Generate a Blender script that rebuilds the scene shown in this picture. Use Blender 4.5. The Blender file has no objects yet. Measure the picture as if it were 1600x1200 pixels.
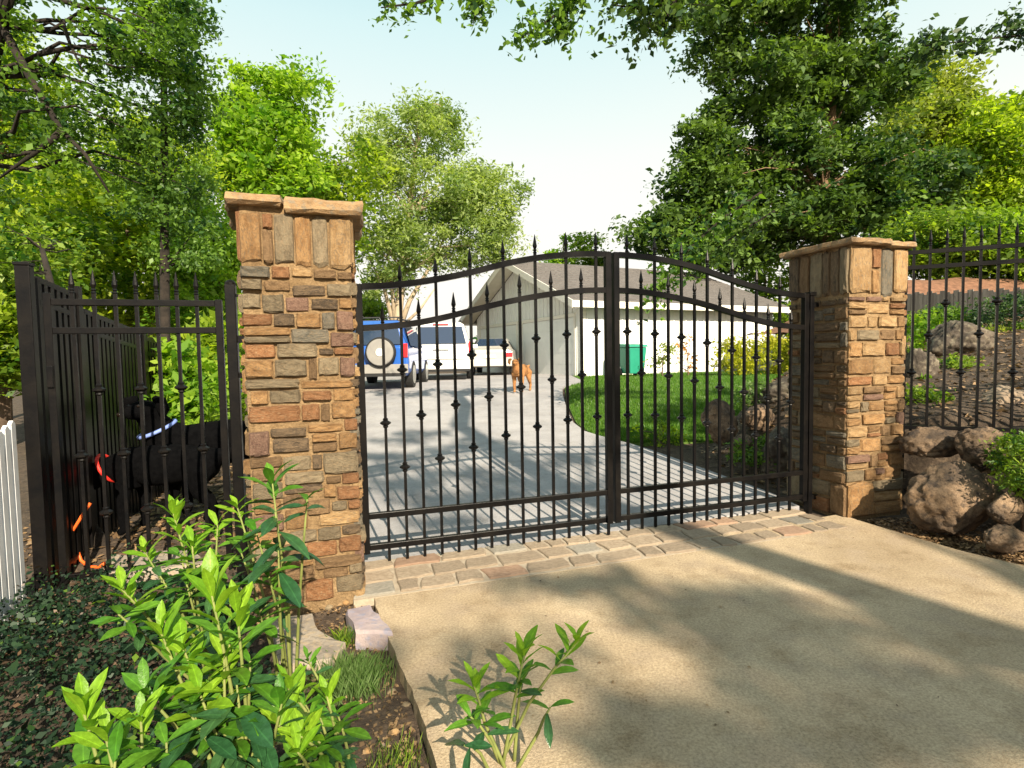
import bpy, math, random
import numpy as np
from mathutils import Vector, Matrix, Quaternion, noise
random.seed(7); rng = np.random.default_rng(7)
R_ = math.radians
scn = bpy.context.scene
col = scn.collection

# ------------------------------------------------------------------ camera
F = 850.0
CAM = Matrix.Translation((0, 0, 1.5)) @ Matrix.Rotation(R_(87), 4, 'X') @ Matrix.Rotation(R_(-1.0), 4, 'Z')
cd = bpy.data.cameras.new('camera'); cam = bpy.data.objects.new('camera', cd); col.objects.link(cam)
cd.sensor_width = 36; cd.lens = F / 1600 * 36; cd.clip_end = 2000; cd.clip_start = .05
cam.matrix_world = CAM; scn.camera = cam
# ------------------------------------------------------------------ sky and sun
SUN_AZ = math.atan2(.38, -.925); SUN_EL = R_(32)
w = bpy.data.worlds.new('World'); scn.world = w; w.use_nodes = True
nt = w.node_tree; bg = nt.nodes['Background']
sky = nt.nodes.new('ShaderNodeTexSky'); sky.sky_type = 'NISHITA'; sky.sun_disc = False
sky.sun_elevation = SUN_EL; sky.sun_rotation = SUN_AZ
sky.air_density = 1.0; sky.dust_density = 3.0; sky.ozone_density = 1.0; sky.altitude = 50
tc = nt.nodes.new('ShaderNodeTexCoord'); sep = nt.nodes.new('ShaderNodeSeparateXYZ')
nt.links.new(tc.outputs['Generated'], sep.inputs[0])
rmp = nt.nodes.new('ShaderNodeValToRGB')     # how thick the bright haze veil is, by elevation, all the way round
rmp.color_ramp.elements[0].position = 0.0; rmp.color_ramp.elements[0].color = (.9, .9, .9, 1)
rmp.color_ramp.elements[1].position = 1.0; rmp.color_ramp.elements[1].color = (.35, .35, .35, 1)
e = rmp.color_ramp.elements.new(.5); e.color = (.85, .85, .85, 1)
hz = nt.nodes.new('ShaderNodeValToRGB')      # its colour: cream low down, pale cyan higher
hz.color_ramp.elements[0].position = .12; hz.color_ramp.elements[0].color = (1, .93, .83, 1)
hz.color_ramp.elements[1].position = .55; hz.color_ramp.elements[1].color = (.60, .84, .84, 1)
e = hz.color_ramp.elements.new(.33); e.color = (.90, .93, .85, 1)
nt.links.new(sep.outputs['Z'], hz.inputs[0])
sc = nt.nodes.new('ShaderNodeVectorMath'); sc.operation = 'SCALE'; sc.inputs['Scale'].default_value = 7.8
nt.links.new(hz.outputs[0], sc.inputs[0])
nt.links.new(sep.outputs['Z'], rmp.inputs[0])
mx = nt.nodes.new('ShaderNodeMix'); mx.data_type = 'RGBA'
nt.links.new(rmp.outputs[0], mx.inputs['Factor']); nt.links.new(sky.outputs[0], mx.inputs[6])
nt.links.new(sc.outputs[0], mx.inputs[7])
nt.links.new(mx.outputs[2], bg.inputs[0]); bg.inputs[1].default_value = 0.07
sd = bpy.data.lights.new('sun', 'SUN'); sd.energy = 5.0; sd.angle = R_(.5); sd.color = (1, .87, .68)
sun = bpy.data.objects.new('sun', sd); col.objects.link(sun)
SV = Vector((.38 * math.cos(SUN_EL), -.925 * math.cos(SUN_EL), math.sin(SUN_EL))).normalized()
sun.rotation_euler = (-SV).to_track_quat('-Z', 'Y').to_euler(); sun.location = SV * 60
scn.view_settings.view_transform = 'Standard'; scn.view_settings.look = 'None'
scn.view_settings.exposure = 1.15; scn.view_settings.gamma = 1; scn.view_settings.use_curve_mapping = False

# ------------------------------------------------------------------ measuring helpers
def ray(x, y): return (CAM.to_3x3() @ Vector(((x - 800) / F, -(y - 600) / F, -1)))
def at(x, y, Y):                      # point seen at photo pixel (x,y) at distance Y
    d = ray(x, y); return Vector((0, 0, 1.5)) + d * (Y / d.y)
def smooth(a, b, v):
    t = min(1, max(0, (v - a) / (b - a))); return t * t * (3 - 2 * t)
XE = ([-60, 4.4, 5.0, 5.3, 6.2, 7.3, 8.5, 10, 16, 20, 60], [3.75, 3.75, 3.65, 3.1, 2.75, 2.6, 3.1, 4.2, 8.8, 12.5, 30])
def gz(x, y):
    b = .75 * smooth(4.0, 15.2, y)*1.0
    xe = float(np.interp(y, *XE)); s = x - xe
    if s > 0: b = max(b, b * .7) + .8 * smooth(0, 1.1, s) * smooth(26, 17, y) + min(2.6, .17 * max(0, s - .8)) * smooth(-2, 5, y)
    if x < -1.2: b += .2 * smooth(3.3, 4.0, y) * smooth(0, .4, -x - .46 * y) - .6 * smooth(-4, -12, x)
    if y < 3.2 and x < 0: b -= .04
    return b
def hit(x, y, off=0):
    d = ray(x, y).normalized(); o = Vector((0, 0, 1.5)); t = .5; st = .05
    while t < 80:
        p = o + d * t
        if p.z < gz(p.x, p.y) + off: return p
        t += st
    return o + d * t

# ------------------------------------------------------------------ object helpers
def tag(o, label=None, cat=None, group=None, kind=None):
    if label: o['label'] = label
    if cat: o['category'] = cat
    if group: o['group'] = group
    if kind: o['kind'] = kind
    return o
def empty(name, loc=(0, 0, 0), rz=0, parent=None):
    o = bpy.data.objects.new(name, None); col.objects.link(o); o.location = loc; o.rotation_euler.z = rz
    o.empty_display_size = .1
    if parent: o.parent = parent
    return o
def link(name, me, m=None, parent=None, loc=(0, 0, 0), slot=False):
    o = bpy.data.objects.new(name, me); col.objects.link(o); o.location = loc
    if parent is not None: o.parent = parent
    if m is not None:
        if slot:
            if not me.materials: me.materials.append(m)
            o.material_slots[0].link = 'OBJECT'; o.material_slots[0].material = m
        elif not me.materials: me.materials.append(m)
    return o
def struct(name, me, m): return tag(link(name, me, m), kind='structure')
class MB:
    def __init__(s): s.v = []; s.f = []
    def add(s, v, f):
        n = len(s.v); s.v += [tuple(p) for p in v]; s.f += [tuple(i + n for i in q) for q in f]; return s
    def box(s, c, d, rz=0, M=None):
        v = []
        for z in (-.5, .5):
            for x, y in ((-.5, -.5), (.5, -.5), (.5, .5), (-.5, .5)):
                p = Vector((x * d[0], y * d[1], z * d[2]))
                if rz: p = Matrix.Rotation(rz, 3, 'Z') @ p
                if M is not None: p = M @ p
                v.append(p + Vector(c))
        return s.add(v, [(3, 2, 1, 0), (4, 5, 6, 7), (0, 1, 5, 4), (1, 2, 6, 5), (2, 3, 7, 6), (3, 0, 4, 7)])
    def box2(s, a, b): return s.box([(a[i] + b[i]) / 2 for i in range(3)], [abs(b[i] - a[i]) for i in range(3)])
    def tube(s, pts, rad, n=8, cap=True, sq=False):
        pts = [Vector(p) for p in pts]; k = len(pts); rad = rad if hasattr(rad, '__len__') else [rad] * k
        V = []; up = None
        for i, p in enumerate(pts):
            t = (pts[min(i + 1, k - 1)] - pts[max(i - 1, 0)]).normalized()
            if up is None:
                up = Vector((0, 0, 1)) if abs(t.z) < .9 else Vector((0, 1, 0))
            a = t.cross(up).normalized(); b = a.cross(t).normalized(); up = b
            for j in range(n):
                th = 2 * math.pi * (j + (.5 if sq else 0)) / n
                V.append(p + (a * math.cos(th) + b * math.sin(th)) * rad[i])
        Fc = [(i * n + j, i * n + (j + 1) % n, (i + 1) * n + (j + 1) % n, (i + 1) * n + j) for i in range(k - 1) for j in range(n)]
        if cap: Fc += [tuple(range(n))[::-1], tuple((k - 1) * n + j for j in range(n))]
        return s.add(V, Fc)
    def lathe(s, prof, c=(0, 0, 0), n=8, axis='z', ph=0):
        V = []
        for r, h in prof:
            for j in range(n):
                th = 2 * math.pi * j / n + ph; a, b = r * math.cos(th), r * math.sin(th)
                p = (a, b, h) if axis == 'z' else ((a, h, b) if axis == 'y' else (h, a, b))
                V.append((p[0] + c[0], p[1] + c[1], p[2] + c[2]))
        k = len(prof)
        return s.add(V, [(i * n + j, i * n + (j + 1) % n, (i + 1) * n + (j + 1) % n, (i + 1) * n + j) for i in range(k - 1) for j in range(n)] + [tuple(range(n))[::-1], tuple((k - 1) * n + j for j in range(n))])
    def prism(s, poly, z0, z1):
        n = len(poly); V = [(x, y, z0) for x, y in poly] + [(x, y, z1) for x, y in poly]
        return s.add(V, [tuple(range(n))[::-1], tuple(range(n, 2 * n))] + [(i, (i + 1) % n, n + (i + 1) % n, n + i) for i in range(n)])
    def mesh(s, name, sm=False):
        me = bpy.data.meshes.new(name); me.from_pydata(s.v, [], s.f)
        if sm: me.polygons.foreach_set('use_smooth', [True] * len(me.polygons))
        me.update(); return me
    def build(s, name, m, parent=None, sm=False, loc=(0, 0, 0), bev=0):
        o = link(name, s.mesh(name, sm), m, parent, loc)
        if bev:
            b = o.modifiers.new('bevel', 'BEVEL'); b.width = bev; b.segments = 2; b.limit_method = 'ANGLE'
        return o
def npmesh(name, V, nper, attr=None):     # V (N*nper,3): every nper verts make one polygon
    V = np.ascontiguousarray(V, dtype=np.float32); n = len(V); k = n // nper
    me = bpy.data.meshes.new(name); me.vertices.add(n); me.vertices.foreach_set('co', V.ravel())
    me.loops.add(n); me.loops.foreach_set('vertex_index', np.arange(n, dtype=np.int32))
    me.polygons.add(k); me.polygons.foreach_set('loop_start', np.arange(0, n, nper, dtype=np.int32))
    try: me.polygons.foreach_set('loop_total', np.full(k, nper, dtype=np.int32))
    except Exception: pass
    me.update(calc_edges=True)
    if attr is not None:
        a = me.attributes.new('rnd', 'FLOAT', 'POINT'); a.data.foreach_set('value', np.repeat(attr, nper).astype(np.float32))
    return me
def leaf_quads(C, size, flat=.5, jit=.48, ratio=.55, fold=.25, attr=None, droop=0):
    n = len(C)
    D = rng.normal(size=(n, 3)); D[:, 2] *= (1 - flat); D[:, 2] -= droop; D /= np.linalg.norm(D, axis=1)[:, None]
    N = rng.normal(size=(n, 3)); N[:, 2] = np.abs(N[:, 2]) + flat * 1.5
    S = np.cross(D, N); S /= np.linalg.norm(S, axis=1)[:, None] + 1e-9; N = np.cross(S, D)
    L = (size * (1 + jit * rng.normal(size=n)).clip(.4, 2))[:, None]
    V = np.empty((n, 4, 3))
    V[:, 0] = C - D * L * .5; V[:, 2] = C + D * L * .5
    V[:, 1] = C + S * L * ratio * .5 + N * L * fold * .3 + D * L * .05; V[:, 3] = C - S * L * ratio * .5 + N * L * fold * .3 + D * L * .05
    return V.reshape(-1, 3), (rng.random(n) if attr is None else attr)

# ------------------------------------------------------------------ materials
def mat(name, c1, c2=None, rough=.8, scale=5, bump=0, bscale=None, metal=0, spec=.4, det=6, coords='Object', c3=None, coat=0, rnd=0, stretch=None, lo=.35, hi=.65, speck=0):
    m = bpy.data.materials.new(name); m.use_nodes = True; t = m.node_tree; N = t.nodes; L = t.links
    p = N['Principled BSDF']; p.inputs['Roughness'].default_value = rough; p.inputs['Metallic'].default_value = metal
    p.inputs['Specular IOR Level'].default_value = spec; p.inputs['Coat Weight'].default_value = coat
    p.inputs['Base Color'].default_value = (*c1, 1)
    tc = N.new('ShaderNodeTexCoord'); src = tc.outputs[coords]
    if coords == 'World':
        pass
    if rnd or stretch:
        mp = N.new('ShaderNodeMapping'); L.new(src, mp.inputs[0]); src = mp.outputs[0]
        if stretch: mp.inputs['Scale'].default_value = stretch
        if rnd:
            oi = N.new('ShaderNodeObjectInfo'); mu = N.new('ShaderNodeMath'); mu.operation = 'MULTIPLY'; mu.inputs[1].default_value = 37
            L.new(oi.outputs['Random'], mu.inputs[0]); cb = N.new('ShaderNodeCombineXYZ')
            for i in range(3): L.new(mu.outputs[0], cb.inputs[i])
            L.new(cb.outputs[0], mp.inputs['Location'])
    if c2 is not None:
        n = N.new('ShaderNodeTexNoise'); n.inputs['Scale'].default_value = scale; n.inputs['Detail'].default_value = det; n.inputs['Roughness'].default_value = .65
        L.new(src, n.inputs['Vector']); r = N.new('ShaderNodeValToRGB'); L.new(n.outputs[0], r.inputs[0])
        r.color_ramp.elements[0].position = lo; r.color_ramp.elements[1].position = hi
        r.color_ramp.elements[0].color = (*c1, 1); r.color_ramp.elements[1].color = (*c2, 1)
        outc = r.outputs[0]
        if c3 is not None:
            n2 = N.new('ShaderNodeTexNoise'); n2.inputs['Scale'].default_value = scale * 4.3; n2.inputs['Detail'].default_value = 5; L.new(src, n2.inputs['Vector'])
            r2 = N.new('ShaderNodeValToRGB'); r2.color_ramp.elements[0].position = .5; r2.color_ramp.elements[1].position = .68; L.new(n2.outputs[0], r2.inputs[0])
            mm = N.new('ShaderNodeMix'); mm.data_type = 'RGBA'; L.new(r2.outputs[0], mm.inputs['Factor']); L.new(outc, mm.inputs[6]); mm.inputs[7].default_value = (*c3, 1); outc = mm.outputs[2]
        if speck:     # aggregate grains and small dark stains
            n3 = N.new('ShaderNodeTexNoise'); n3.inputs['Scale'].default_value = 75; n3.inputs['Detail'].default_value = 4; n3.inputs['Roughness'].default_value = .8; L.new(src, n3.inputs['Vector'])
            r3 = N.new('ShaderNodeValToRGB'); r3.color_ramp.elements[0].position = .36; r3.color_ramp.elements[1].position = .6; r3.color_ramp.elements[0].color = (.62, .6, .58, 1); r3.color_ramp.elements[1].color = (1.08, 1.08, 1.08, 1); L.new(n3.outputs[0], r3.inputs[0])
            m3 = N.new('ShaderNodeMix'); m3.data_type = 'RGBA'; m3.blend_type = 'MULTIPLY'; m3.inputs['Factor'].default_value = speck; L.new(outc, m3.inputs[6]); L.new(r3.outputs[0], m3.inputs[7]); outc = m3.outputs[2]
            n4 = N.new('ShaderNodeTexNoise'); n4.inputs['Scale'].default_value = 3.2; n4.inputs['Detail'].default_value = 8; n4.inputs['Roughness'].default_value = .75; L.new(src, n4.inputs['Vector'])
            r4 = N.new('ShaderNodeValToRGB'); r4.color_ramp.elements[0].position = .32; r4.color_ramp.elements[1].position = .5; r4.color_ramp.elements[0].color = (.72, .68, .62, 1); r4.color_ramp.elements[1].color = (1, 1, 1, 1); L.new(n4.outputs[0], r4.inputs[0])
            m4 = N.new('ShaderNodeMix'); m4.data_type = 'RGBA'; m4.blend_type = 'MULTIPLY'; m4.inputs['Factor'].default_value = speck; L.new(outc, m4.inputs[6]); L.new(r4.outputs[0], m4.inputs[7]); outc = m4.outputs[2]
        L.new(outc, p.inputs['Base Color'])
    if rnd and c2 is not None:
        hsv = N.new('ShaderNodeHueSaturation'); L.new(outc, hsv.inputs['Color'])
        mr = N.new('ShaderNodeMapRange'); L.new(oi.outputs['Random'], mr.inputs[0]); mr.inputs[3].default_value = 1 - rnd; mr.inputs[4].default_value = 1 + rnd
        L.new(mr.outputs[0], hsv.inputs['Value']); L.new(hsv.outputs[0], p.inputs['Base Color'])
    if bump:
        nb = N.new('ShaderNodeTexNoise'); nb.inputs['Scale'].default_value = bscale or scale * 4; nb.inputs['Detail'].default_value = 8; nb.inputs['Roughness'].default_value = .7
        L.new(src, nb.inputs['Vector']); b = N.new('ShaderNodeBump'); b.inputs['Strength'].default_value = bump; b.inputs['Distance'].default_value = .02
        L.new(nb.outputs[0], b.inputs['Height']); L.new(b.outputs[0], p.inputs['Normal'])
    return m
def leafmat(name, a, b, trans=.35, tcol=None, rough=.45, spec=.3):
    m = bpy.data.materials.new(name); m.use_nodes = True; t = m.node_tree; N = t.nodes; L = t.links
    p = N['Principled BSDF']; p.inputs['Roughness'].default_value = rough; p.inputs['Specular IOR Level'].default_value = spec
    at_ = N.new('ShaderNodeAttribute'); at_.attribute_name = 'rnd'
    mx = N.new('ShaderNodeMix'); mx.data_type = 'RGBA'; L.new(at_.outputs['Fac'], mx.inputs['Factor'])
    mx.inputs[6].default_value = (*a, 1); mx.inputs[7].default_value = (*b, 1)
    L.new(mx.outputs[2], p.inputs['Base Color'])
    tr = N.new('ShaderNodeBsdfTranslucent'); g = N.new('ShaderNodeMix'); g.data_type = 'RGBA'; g.blend_type = 'MULTIPLY'; g.inputs['Factor'].default_value = 1
    L.new(mx.outputs[2], g.inputs[6]); g.inputs[7].default_value = (*(tcol or (1.8, 1.9, .6)), 1); L.new(g.outputs[2], tr.inputs[0])
    ms = N.new('ShaderNodeMixShader'); ms.inputs[0].default_value = trans; L.new(p.outputs[0], ms.inputs[1]); L.new(tr.outputs[0], ms.inputs[2])
    L.new(ms.outputs[0], N['Material Output'].inputs[0]); return m
M = {}
M['iron'] = mat('black_iron', (.003, .003, .0035), (.008, .0068, .006), rough=.33, scale=9, bump=.08, bscale=60, spec=.16)
M['concrete'] = mat('old_concrete', (.37, .28, .175), (.56, .44, .29), rough=.9, scale=.9, bump=.5, bscale=110, c3=(.40, .31, .21), det=12, speck=1)
M['concrete2'] = mat('rear_concrete', (.27, .262, .27), (.385, .372, .375), rough=.9, scale=1.3, bump=.3, bscale=70, det=9, speck=.6)
M['soil'] = mat('soil', (.035, .024, .016), (.085, .06, .04), rough=1, scale=6, bump=1, bscale=40, c3=(.12, .085, .055))
M['mulch'] = mat('mulch', (.09, .05, .025), (.22, .13, .07), rough=1, scale=30, bump=1, bscale=60, c3=(.05, .03, .02))
M['mortar'] = mat('mortar', (.19, .12, .055), (.35, .235, .12), rough=.95, scale=7, bump=1, bscale=60, det=12, speck=.8)
def stone(n, a, b, c=None): M[n] = mat('stone_' + n, a, b, rough=.9, scale=3.2, bump=1, bscale=14, c3=c, rnd=.22, det=14, lo=.38, hi=.62, speck=.55)
stone('tan', (0.249, 0.131, 0.049), (0.378, 0.221, 0.093), (0.204, 0.135, 0.073))
stone('buff', (0.325, 0.192, 0.079), (0.453, 0.299, 0.145), (0.249, 0.177, 0.106))
stone('rust', (0.196, 0.086, 0.033), (0.302, 0.142, 0.060), (0.318, 0.192, 0.099))
stone('brown', (0.144, 0.086, 0.040), (0.234, 0.142, 0.069), (0.272, 0.177, 0.093))
stone('dark', (0.069, 0.050, 0.033), (0.166, 0.113, 0.066), (0.211, 0.142, 0.079))
stone('gray', (0.151, 0.117, 0.073), (0.242, 0.192, 0.120), (0.264, 0.192, 0.112))
stone('blue', (0.098, 0.092, 0.073), (0.196, 0.170, 0.126), (0.227, 0.170, 0.106))
stone('mauve', (0.144, 0.078, 0.056), (0.234, 0.135, 0.093), (0.272, 0.177, 0.120))
M['capstone'] = mat('capstone', (.19, .115, .055), (.36, .235, .12), rough=.85, scale=8, bump=.7, bscale=40, c3=(.2, .16, .11), rnd=.12)
M['boulder'] = mat('boulder', (.07, .05, .034), (.25, .17, .105), rough=.95, scale=3.5, bump=1, bscale=24, c3=(.05, .038, .03), rnd=.22, det=14, speck=1, lo=.4, hi=.6)
M['boulder_tan'] = mat('boulder_tan', (.19, .14, .095), (.33, .25, .17), rough=.95, scale=3, bump=1, bscale=18, c3=(.16, .12, .09), det=9)
M['boulder_gray'] = mat('boulder_gray', (.04, .032, .026), (.12, .095, .07), rough=.95, scale=3, bump=1, bscale=22, c3=(.2, .17, .12), det=9)
M['paver'] = mat('paver', (.25, .19, .13), (.38, .30, .215), rough=.9, scale=9, bump=.6, bscale=50, rnd=.2)
M['paver_red'] = mat('paver_red', (.25, .155, .10), (.36, .24, .165), rough=.9, scale=9, bump=.6, bscale=50, rnd=.2)
M['paver_gray'] = mat('paver_gray', (.20, .18, .145), (.31, .28, .23), rough=.9, scale=9, bump=.6, bscale=50, rnd=.2)
M['joint'] = mat('joint', (.32, .26, .19), (.42, .35, .26), rough=.95, scale=20, bump=.5)
M['siding'] = mat('white_siding', (.72, .72, .70), (.79, .79, .77), rough=.6, scale=3, bump=.1)
M['trimw'] = mat('white_trim', (.70, .67, .60), (.76, .73, .66), rough=.55, scale=3)
M['garage'] = mat('garage_door_paint', (.70, .71, .70), (.76, .77, .75), rough=.55, scale=3)
M['shingle'] = mat('shingle', (.09, .082, .078), (.16, .145, .135), rough=.95, scale=2, bump=.6, bscale=30, c3=(.07, .062, .06), stretch=(2, 14, 2))
M['soffit'] = mat('soffit', (.62, .58, .48), (.68, .63, .53), rough=.7, scale=3)
M['bark'] = mat('bark', (.075, .05, .033), (.17, .12, .085), rough=1, scale=9, bump=1, bscale=30, stretch=(1, 1, .25))
M['bark_dark'] = mat('bark_dark', (.010, .008, .006), (.032, .024, .018), rough=1, scale=9, bump=.6)
M['bark_warm'] = mat('bark_warm', (.13, .08, .045), (.24, .155, .09), rough=1, scale=9, bump=1, bscale=30, stretch=(1, 1, .25))
M['bark_pale'] = mat('bark_pale', (.28, .22, .15), (.42, .34, .24), rough=1, scale=9, bump=.6, bscale=30, stretch=(1, 1, .25))
M['stem'] = mat('green_stem', (.12, .15, .035), (.2, .22, .06), rough=.7, scale=9)
M['rubber'] = mat('tyre_rubber', (.012, .012, .012), rough=.8)
M['glass'] = mat('car_glass', (.02, .035, .07), rough=.05, spec=.9)
M['carwhite'] = mat('white_paint', (.72, .71, .68), rough=.3, coat=.6)
M['carblue'] = mat('blue_paint', (.02, .10, .40), rough=.3, coat=.6)
M['carsilver'] = mat('silver_paint', (.50, .48, .44), rough=.32, metal=.3, coat=.5)
M['plastic'] = mat('black_plastic', (.025, .025, .025), rough=.6)
M['redlens'] = mat('red_lens', (.5, .015, .02), rough=.2, spec=.7)
M['alloy'] = mat('alloy', (.5, .5, .48), rough=.35, metal=.6)
M['spare'] = mat('spare_cover', (.20, .19, .18), (.25, .24, .22), rough=.5, scale=4)
M['plate'] = mat('plate', (.7, .7, .68), rough=.5)
M['bin_green'] = mat('bin_green', (.01, .20, .13), (.015, .23, .15), rough=.5, scale=3)
M['blackfur'] = mat('black_fur', (.0015, .0015, .002), (.0045, .0045, .005), rough=.9, scale=30, bump=1, bscale=200, spec=.06)
M['brownfur'] = mat('brown_fur', (.26, .11, .035), (.42, .2, .07), rough=.85, scale=12, bump=.8, bscale=120)
M['greyfur'] = mat('grey_fur', (.10, .08, .065), (.17, .14, .11), rough=.85, scale=12, bump=.8, bscale=120)
M['redband'] = mat('red_webbing', (.65, .03, .02), rough=.6)
M['blueband'] = mat('blue_webbing', (.18, .26, .6), rough=.6)
M['orangeband'] = mat('orange_webbing', (.85, .13, .02), rough=.5)
M['picket'] = mat('picket_white', (.62, .62, .62), (.74, .74, .74), rough=.6, scale=5)
M['oldwood'] = mat('weathered_wood', (.16, .13, .11), (.30, .26, .22), rough=.95, scale=5, bump=.5, stretch=(3, 3, .3), rnd=.2)
M['redroof'] = mat('red_mulch', (.12, .06, .035), (.24, .12, .07), rough=1, scale=6, bump=.6)
M['eye'] = mat('dog_eye', (.01, .006, .004), rough=.1)
M['flag'] = mat('flagstone', (.20, .17, .14), (.33, .28, .22), rough=.9, scale=6, bump=.6, c3=(.36, .28, .18))
M['flag_mauve'] = mat('flagstone_mauve', (.27, .22, .24), (.38, .31, .30), rough=.9, scale=6, bump=.5, c3=(.25, .24, .3))
M['hillback'] = mat('dry_hillside', (.10, .085, .045), (.2, .16, .09), rough=1, scale=.4, bump=.5)
LM = {  # wide tree leaf tone ranges imitate sun and shade in the crowns
 'darkoak': leafmat('leaf_dark_oak', (.012, .05, .018), (.17, .29, .04), .42),
 'oak': leafmat('leaf_oak', (.010, .040, .014), (.14, .225, .045), .33),
 'blueoak': leafmat('leaf_deep', (.010, .032, .022), (.09, .16, .035), .3),
 'yellowgreen': leafmat('leaf_maple', (.04, .11, .012), (.36, .45, .035), .5),
 'lime': leafmat('leaf_lime', (.09, .21, .02), (.30, .42, .04), .5),
 'pale': leafmat('leaf_pale', (.10, .17, .05), (.36, .43, .16), .45),
 'olive': leafmat('leaf_olive', (.08, .13, .025), (.32, .36, .07), .45),
 'bush': leafmat('leaf_bush', (.02, .08, .012), (.26, .36, .04), .45),
 'yellow': leafmat('leaf_yellow', (.26, .30, .02), (.38, .36, .03), .4),
 'ivy': leafmat('leaf_ivy', (.005, .016, .009), (.022, .048, .02), .1, rough=.5, spec=.22),
 'grass': leafmat('blade_grass', (.04, .12, .012), (.10, .19, .02), .3),
 'tuft': leafmat('blade_tuft', (.07, .14, .03), (.15, .22, .08), .4),
 'litter': leafmat('dry_leaf', (.07, .04, .02), (.32, .21, .11), .05),
 'darklitter': leafmat('dead_leaf', (.03, .018, .01), (.13, .08, .045), .05),
 'rusty': leafmat('leaf_rusty', (.30, .12, .03), (.4, .2, .05), .3),
}

# ------------------------------------------------------------------ ground
def grid_mesh(name, xs, ys, fz):
    V = [(x, y, fz(x, y)) for y in ys for x in xs]; n = len(xs)
    Fc = [(j * n + i, j * n + i + 1, (j + 1) * n + i + 1, (j + 1) * n + i) for j in range(len(ys) - 1) for i in range(n - 1)]
    me = bpy.data.meshes.new(name); me.from_pydata(V, [], Fc); me.polygons.foreach_set('use_smooth', [True] * len(Fc)); me.update(); return me
def nz(x, y, s, a): return a * noise.noise(Vector((x * s, y * s, 3.1)))
def terrain(x, y):
    z = gz(x, y)
    n = nz(x, y, 2.3, .05) + nz(x, y, 9, .018)
    return z - .05 + n * .6
xs = list(np.concatenate([[-400, -200, -100, -60, -40, -30, -24, -20, -17, -14, -12, -10, -9, -8, -7, -6.5], np.arange(-6, 7, .1), np.arange(7, 16, .4), [17, 19, 22, 26, 32, 40, 60, 100, 200, 400]]))
ys = list(np.concatenate([[-400, -200, -100, -50, -30, -20, -14, -10, -7, -5, -3, -2, -1, 0], np.arange(.5, 9, .1), np.arange(9, 26, .4), [27, 29, 32, 36, 42, 50, 70, 100, 200, 500, 900]]))
struct('ground', grid_mesh('ground', xs, ys, terrain), M['soil'])

XR = ([4.6, 5.0, 5.57, 6.2, 6.6, 7.3, 7.86, 8.2, 8.6, 9.3, 10.5, 12, 13.5, 15, 30], [2.78, 2.72, 2.66, 2.42, 2.27, 1.97, 1.68, 1.4, 1.15, 1.03, 1.05, 1.12, 1.25, 2.0, 2.4])
XL = ([3.8, 4.5, 6, 9, 12, 16, 30], [-1.25, -1.6, -2.3, -3.7, -6.0, -8, -9])
GA = R_(17.34); GD = Vector((math.cos(GA), math.sin(GA), 0)); GN = Vector((-GD.y, GD.x, 0)); G0 = Vector((-1.0935, 3.8497, 0)); GW = 4.012
def gy(x, off=0):     # y of the gate line at x
    p = G0 + GN * off; return p.y + (x - p.x) * math.tan(GA)
def strip(name, rows, m, lift, skirt=.12):
    V = []; Fc = []; n = 24
    for r in rows:
        for i in range(n + 1):
            t = i / n; x = r[0] + (r[2] - r[0]) * t; y = r[1] + (r[3] - r[1]) * t; V.append((x, y, gz0(x, y) + lift))
    for j in range(len(rows) - 1):
        for i in range(n): a = j * (n + 1) + i; Fc.append((a, a + 1, a + n + 2, a + n + 1))
    k = len(rows)
    rim = [i for i in range(n + 1)] + [j * (n + 1) + n for j in range(1, k)] + [(k - 1) * (n + 1) + i for i in range(n - 1, -1, -1)] + [j * (n + 1) for j in range(k - 2, 0, -1)]
    b = len(V)
    for i in rim: V.append((V[i][0], V[i][1], V[i][2] - skirt))
    r = len(rim)
    for q in range(r): Fc.append((rim[q], b + q, b + (q + 1) % r, rim[(q + 1) % r]))
    me = bpy.data.meshes.new(name); me.from_pydata(V, [], Fc); me.update()
    return struct(name, me, m)
def gz0(x, y): return .75 * smooth(4.0, 15.2, y)
# front slab: left edge and right edge traced as real ground lines
rows = []
lf = lambda y: .012 * noise.noise(Vector((y * 9, 0, 0))) + .008 * noise.noise(Vector((y * 31, 5, 0))) + float(np.interp(y, [-6, 0, 1.9, 2.2, 2.65, 3.2, 3.6], [-.62, -.62, -.29, -.4, -.6, -.84, -.98]))
rt = lambda y: float(np.interp(y, [-6, 2.0, 3.45, 3.95, 4.72, 5.0], [4.3, 4.15, 3.62, 3.3, 3.0, 2.9]))
for t in np.linspace(0, 1, 150):
    yl = -6 + (3.47 + 6) * t; yr = -6 + (4.86 + 6) * t
    rows.append((lf(yl), yl, rt(yr), yr))
strip('driveway_apron', rows, M['concrete'], .0, .14)
rows = [(-1.25, gy(-1.25, .07), 2.72, gy(2.72, .07))]
for t in np.linspace(0.02, 1, 60):
    yl = gy(-1.25, .07) + (24 - gy(-1.25, .07)) * t; yr = gy(2.72, .07) + (24 - gy(2.72, .07)) * t
    rows.append((float(np.interp(yl, *XL)), yl, float(np.interp(yr, *XR)), yr))
strip('driveway', rows, M['concrete2'], .0, .1)

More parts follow.
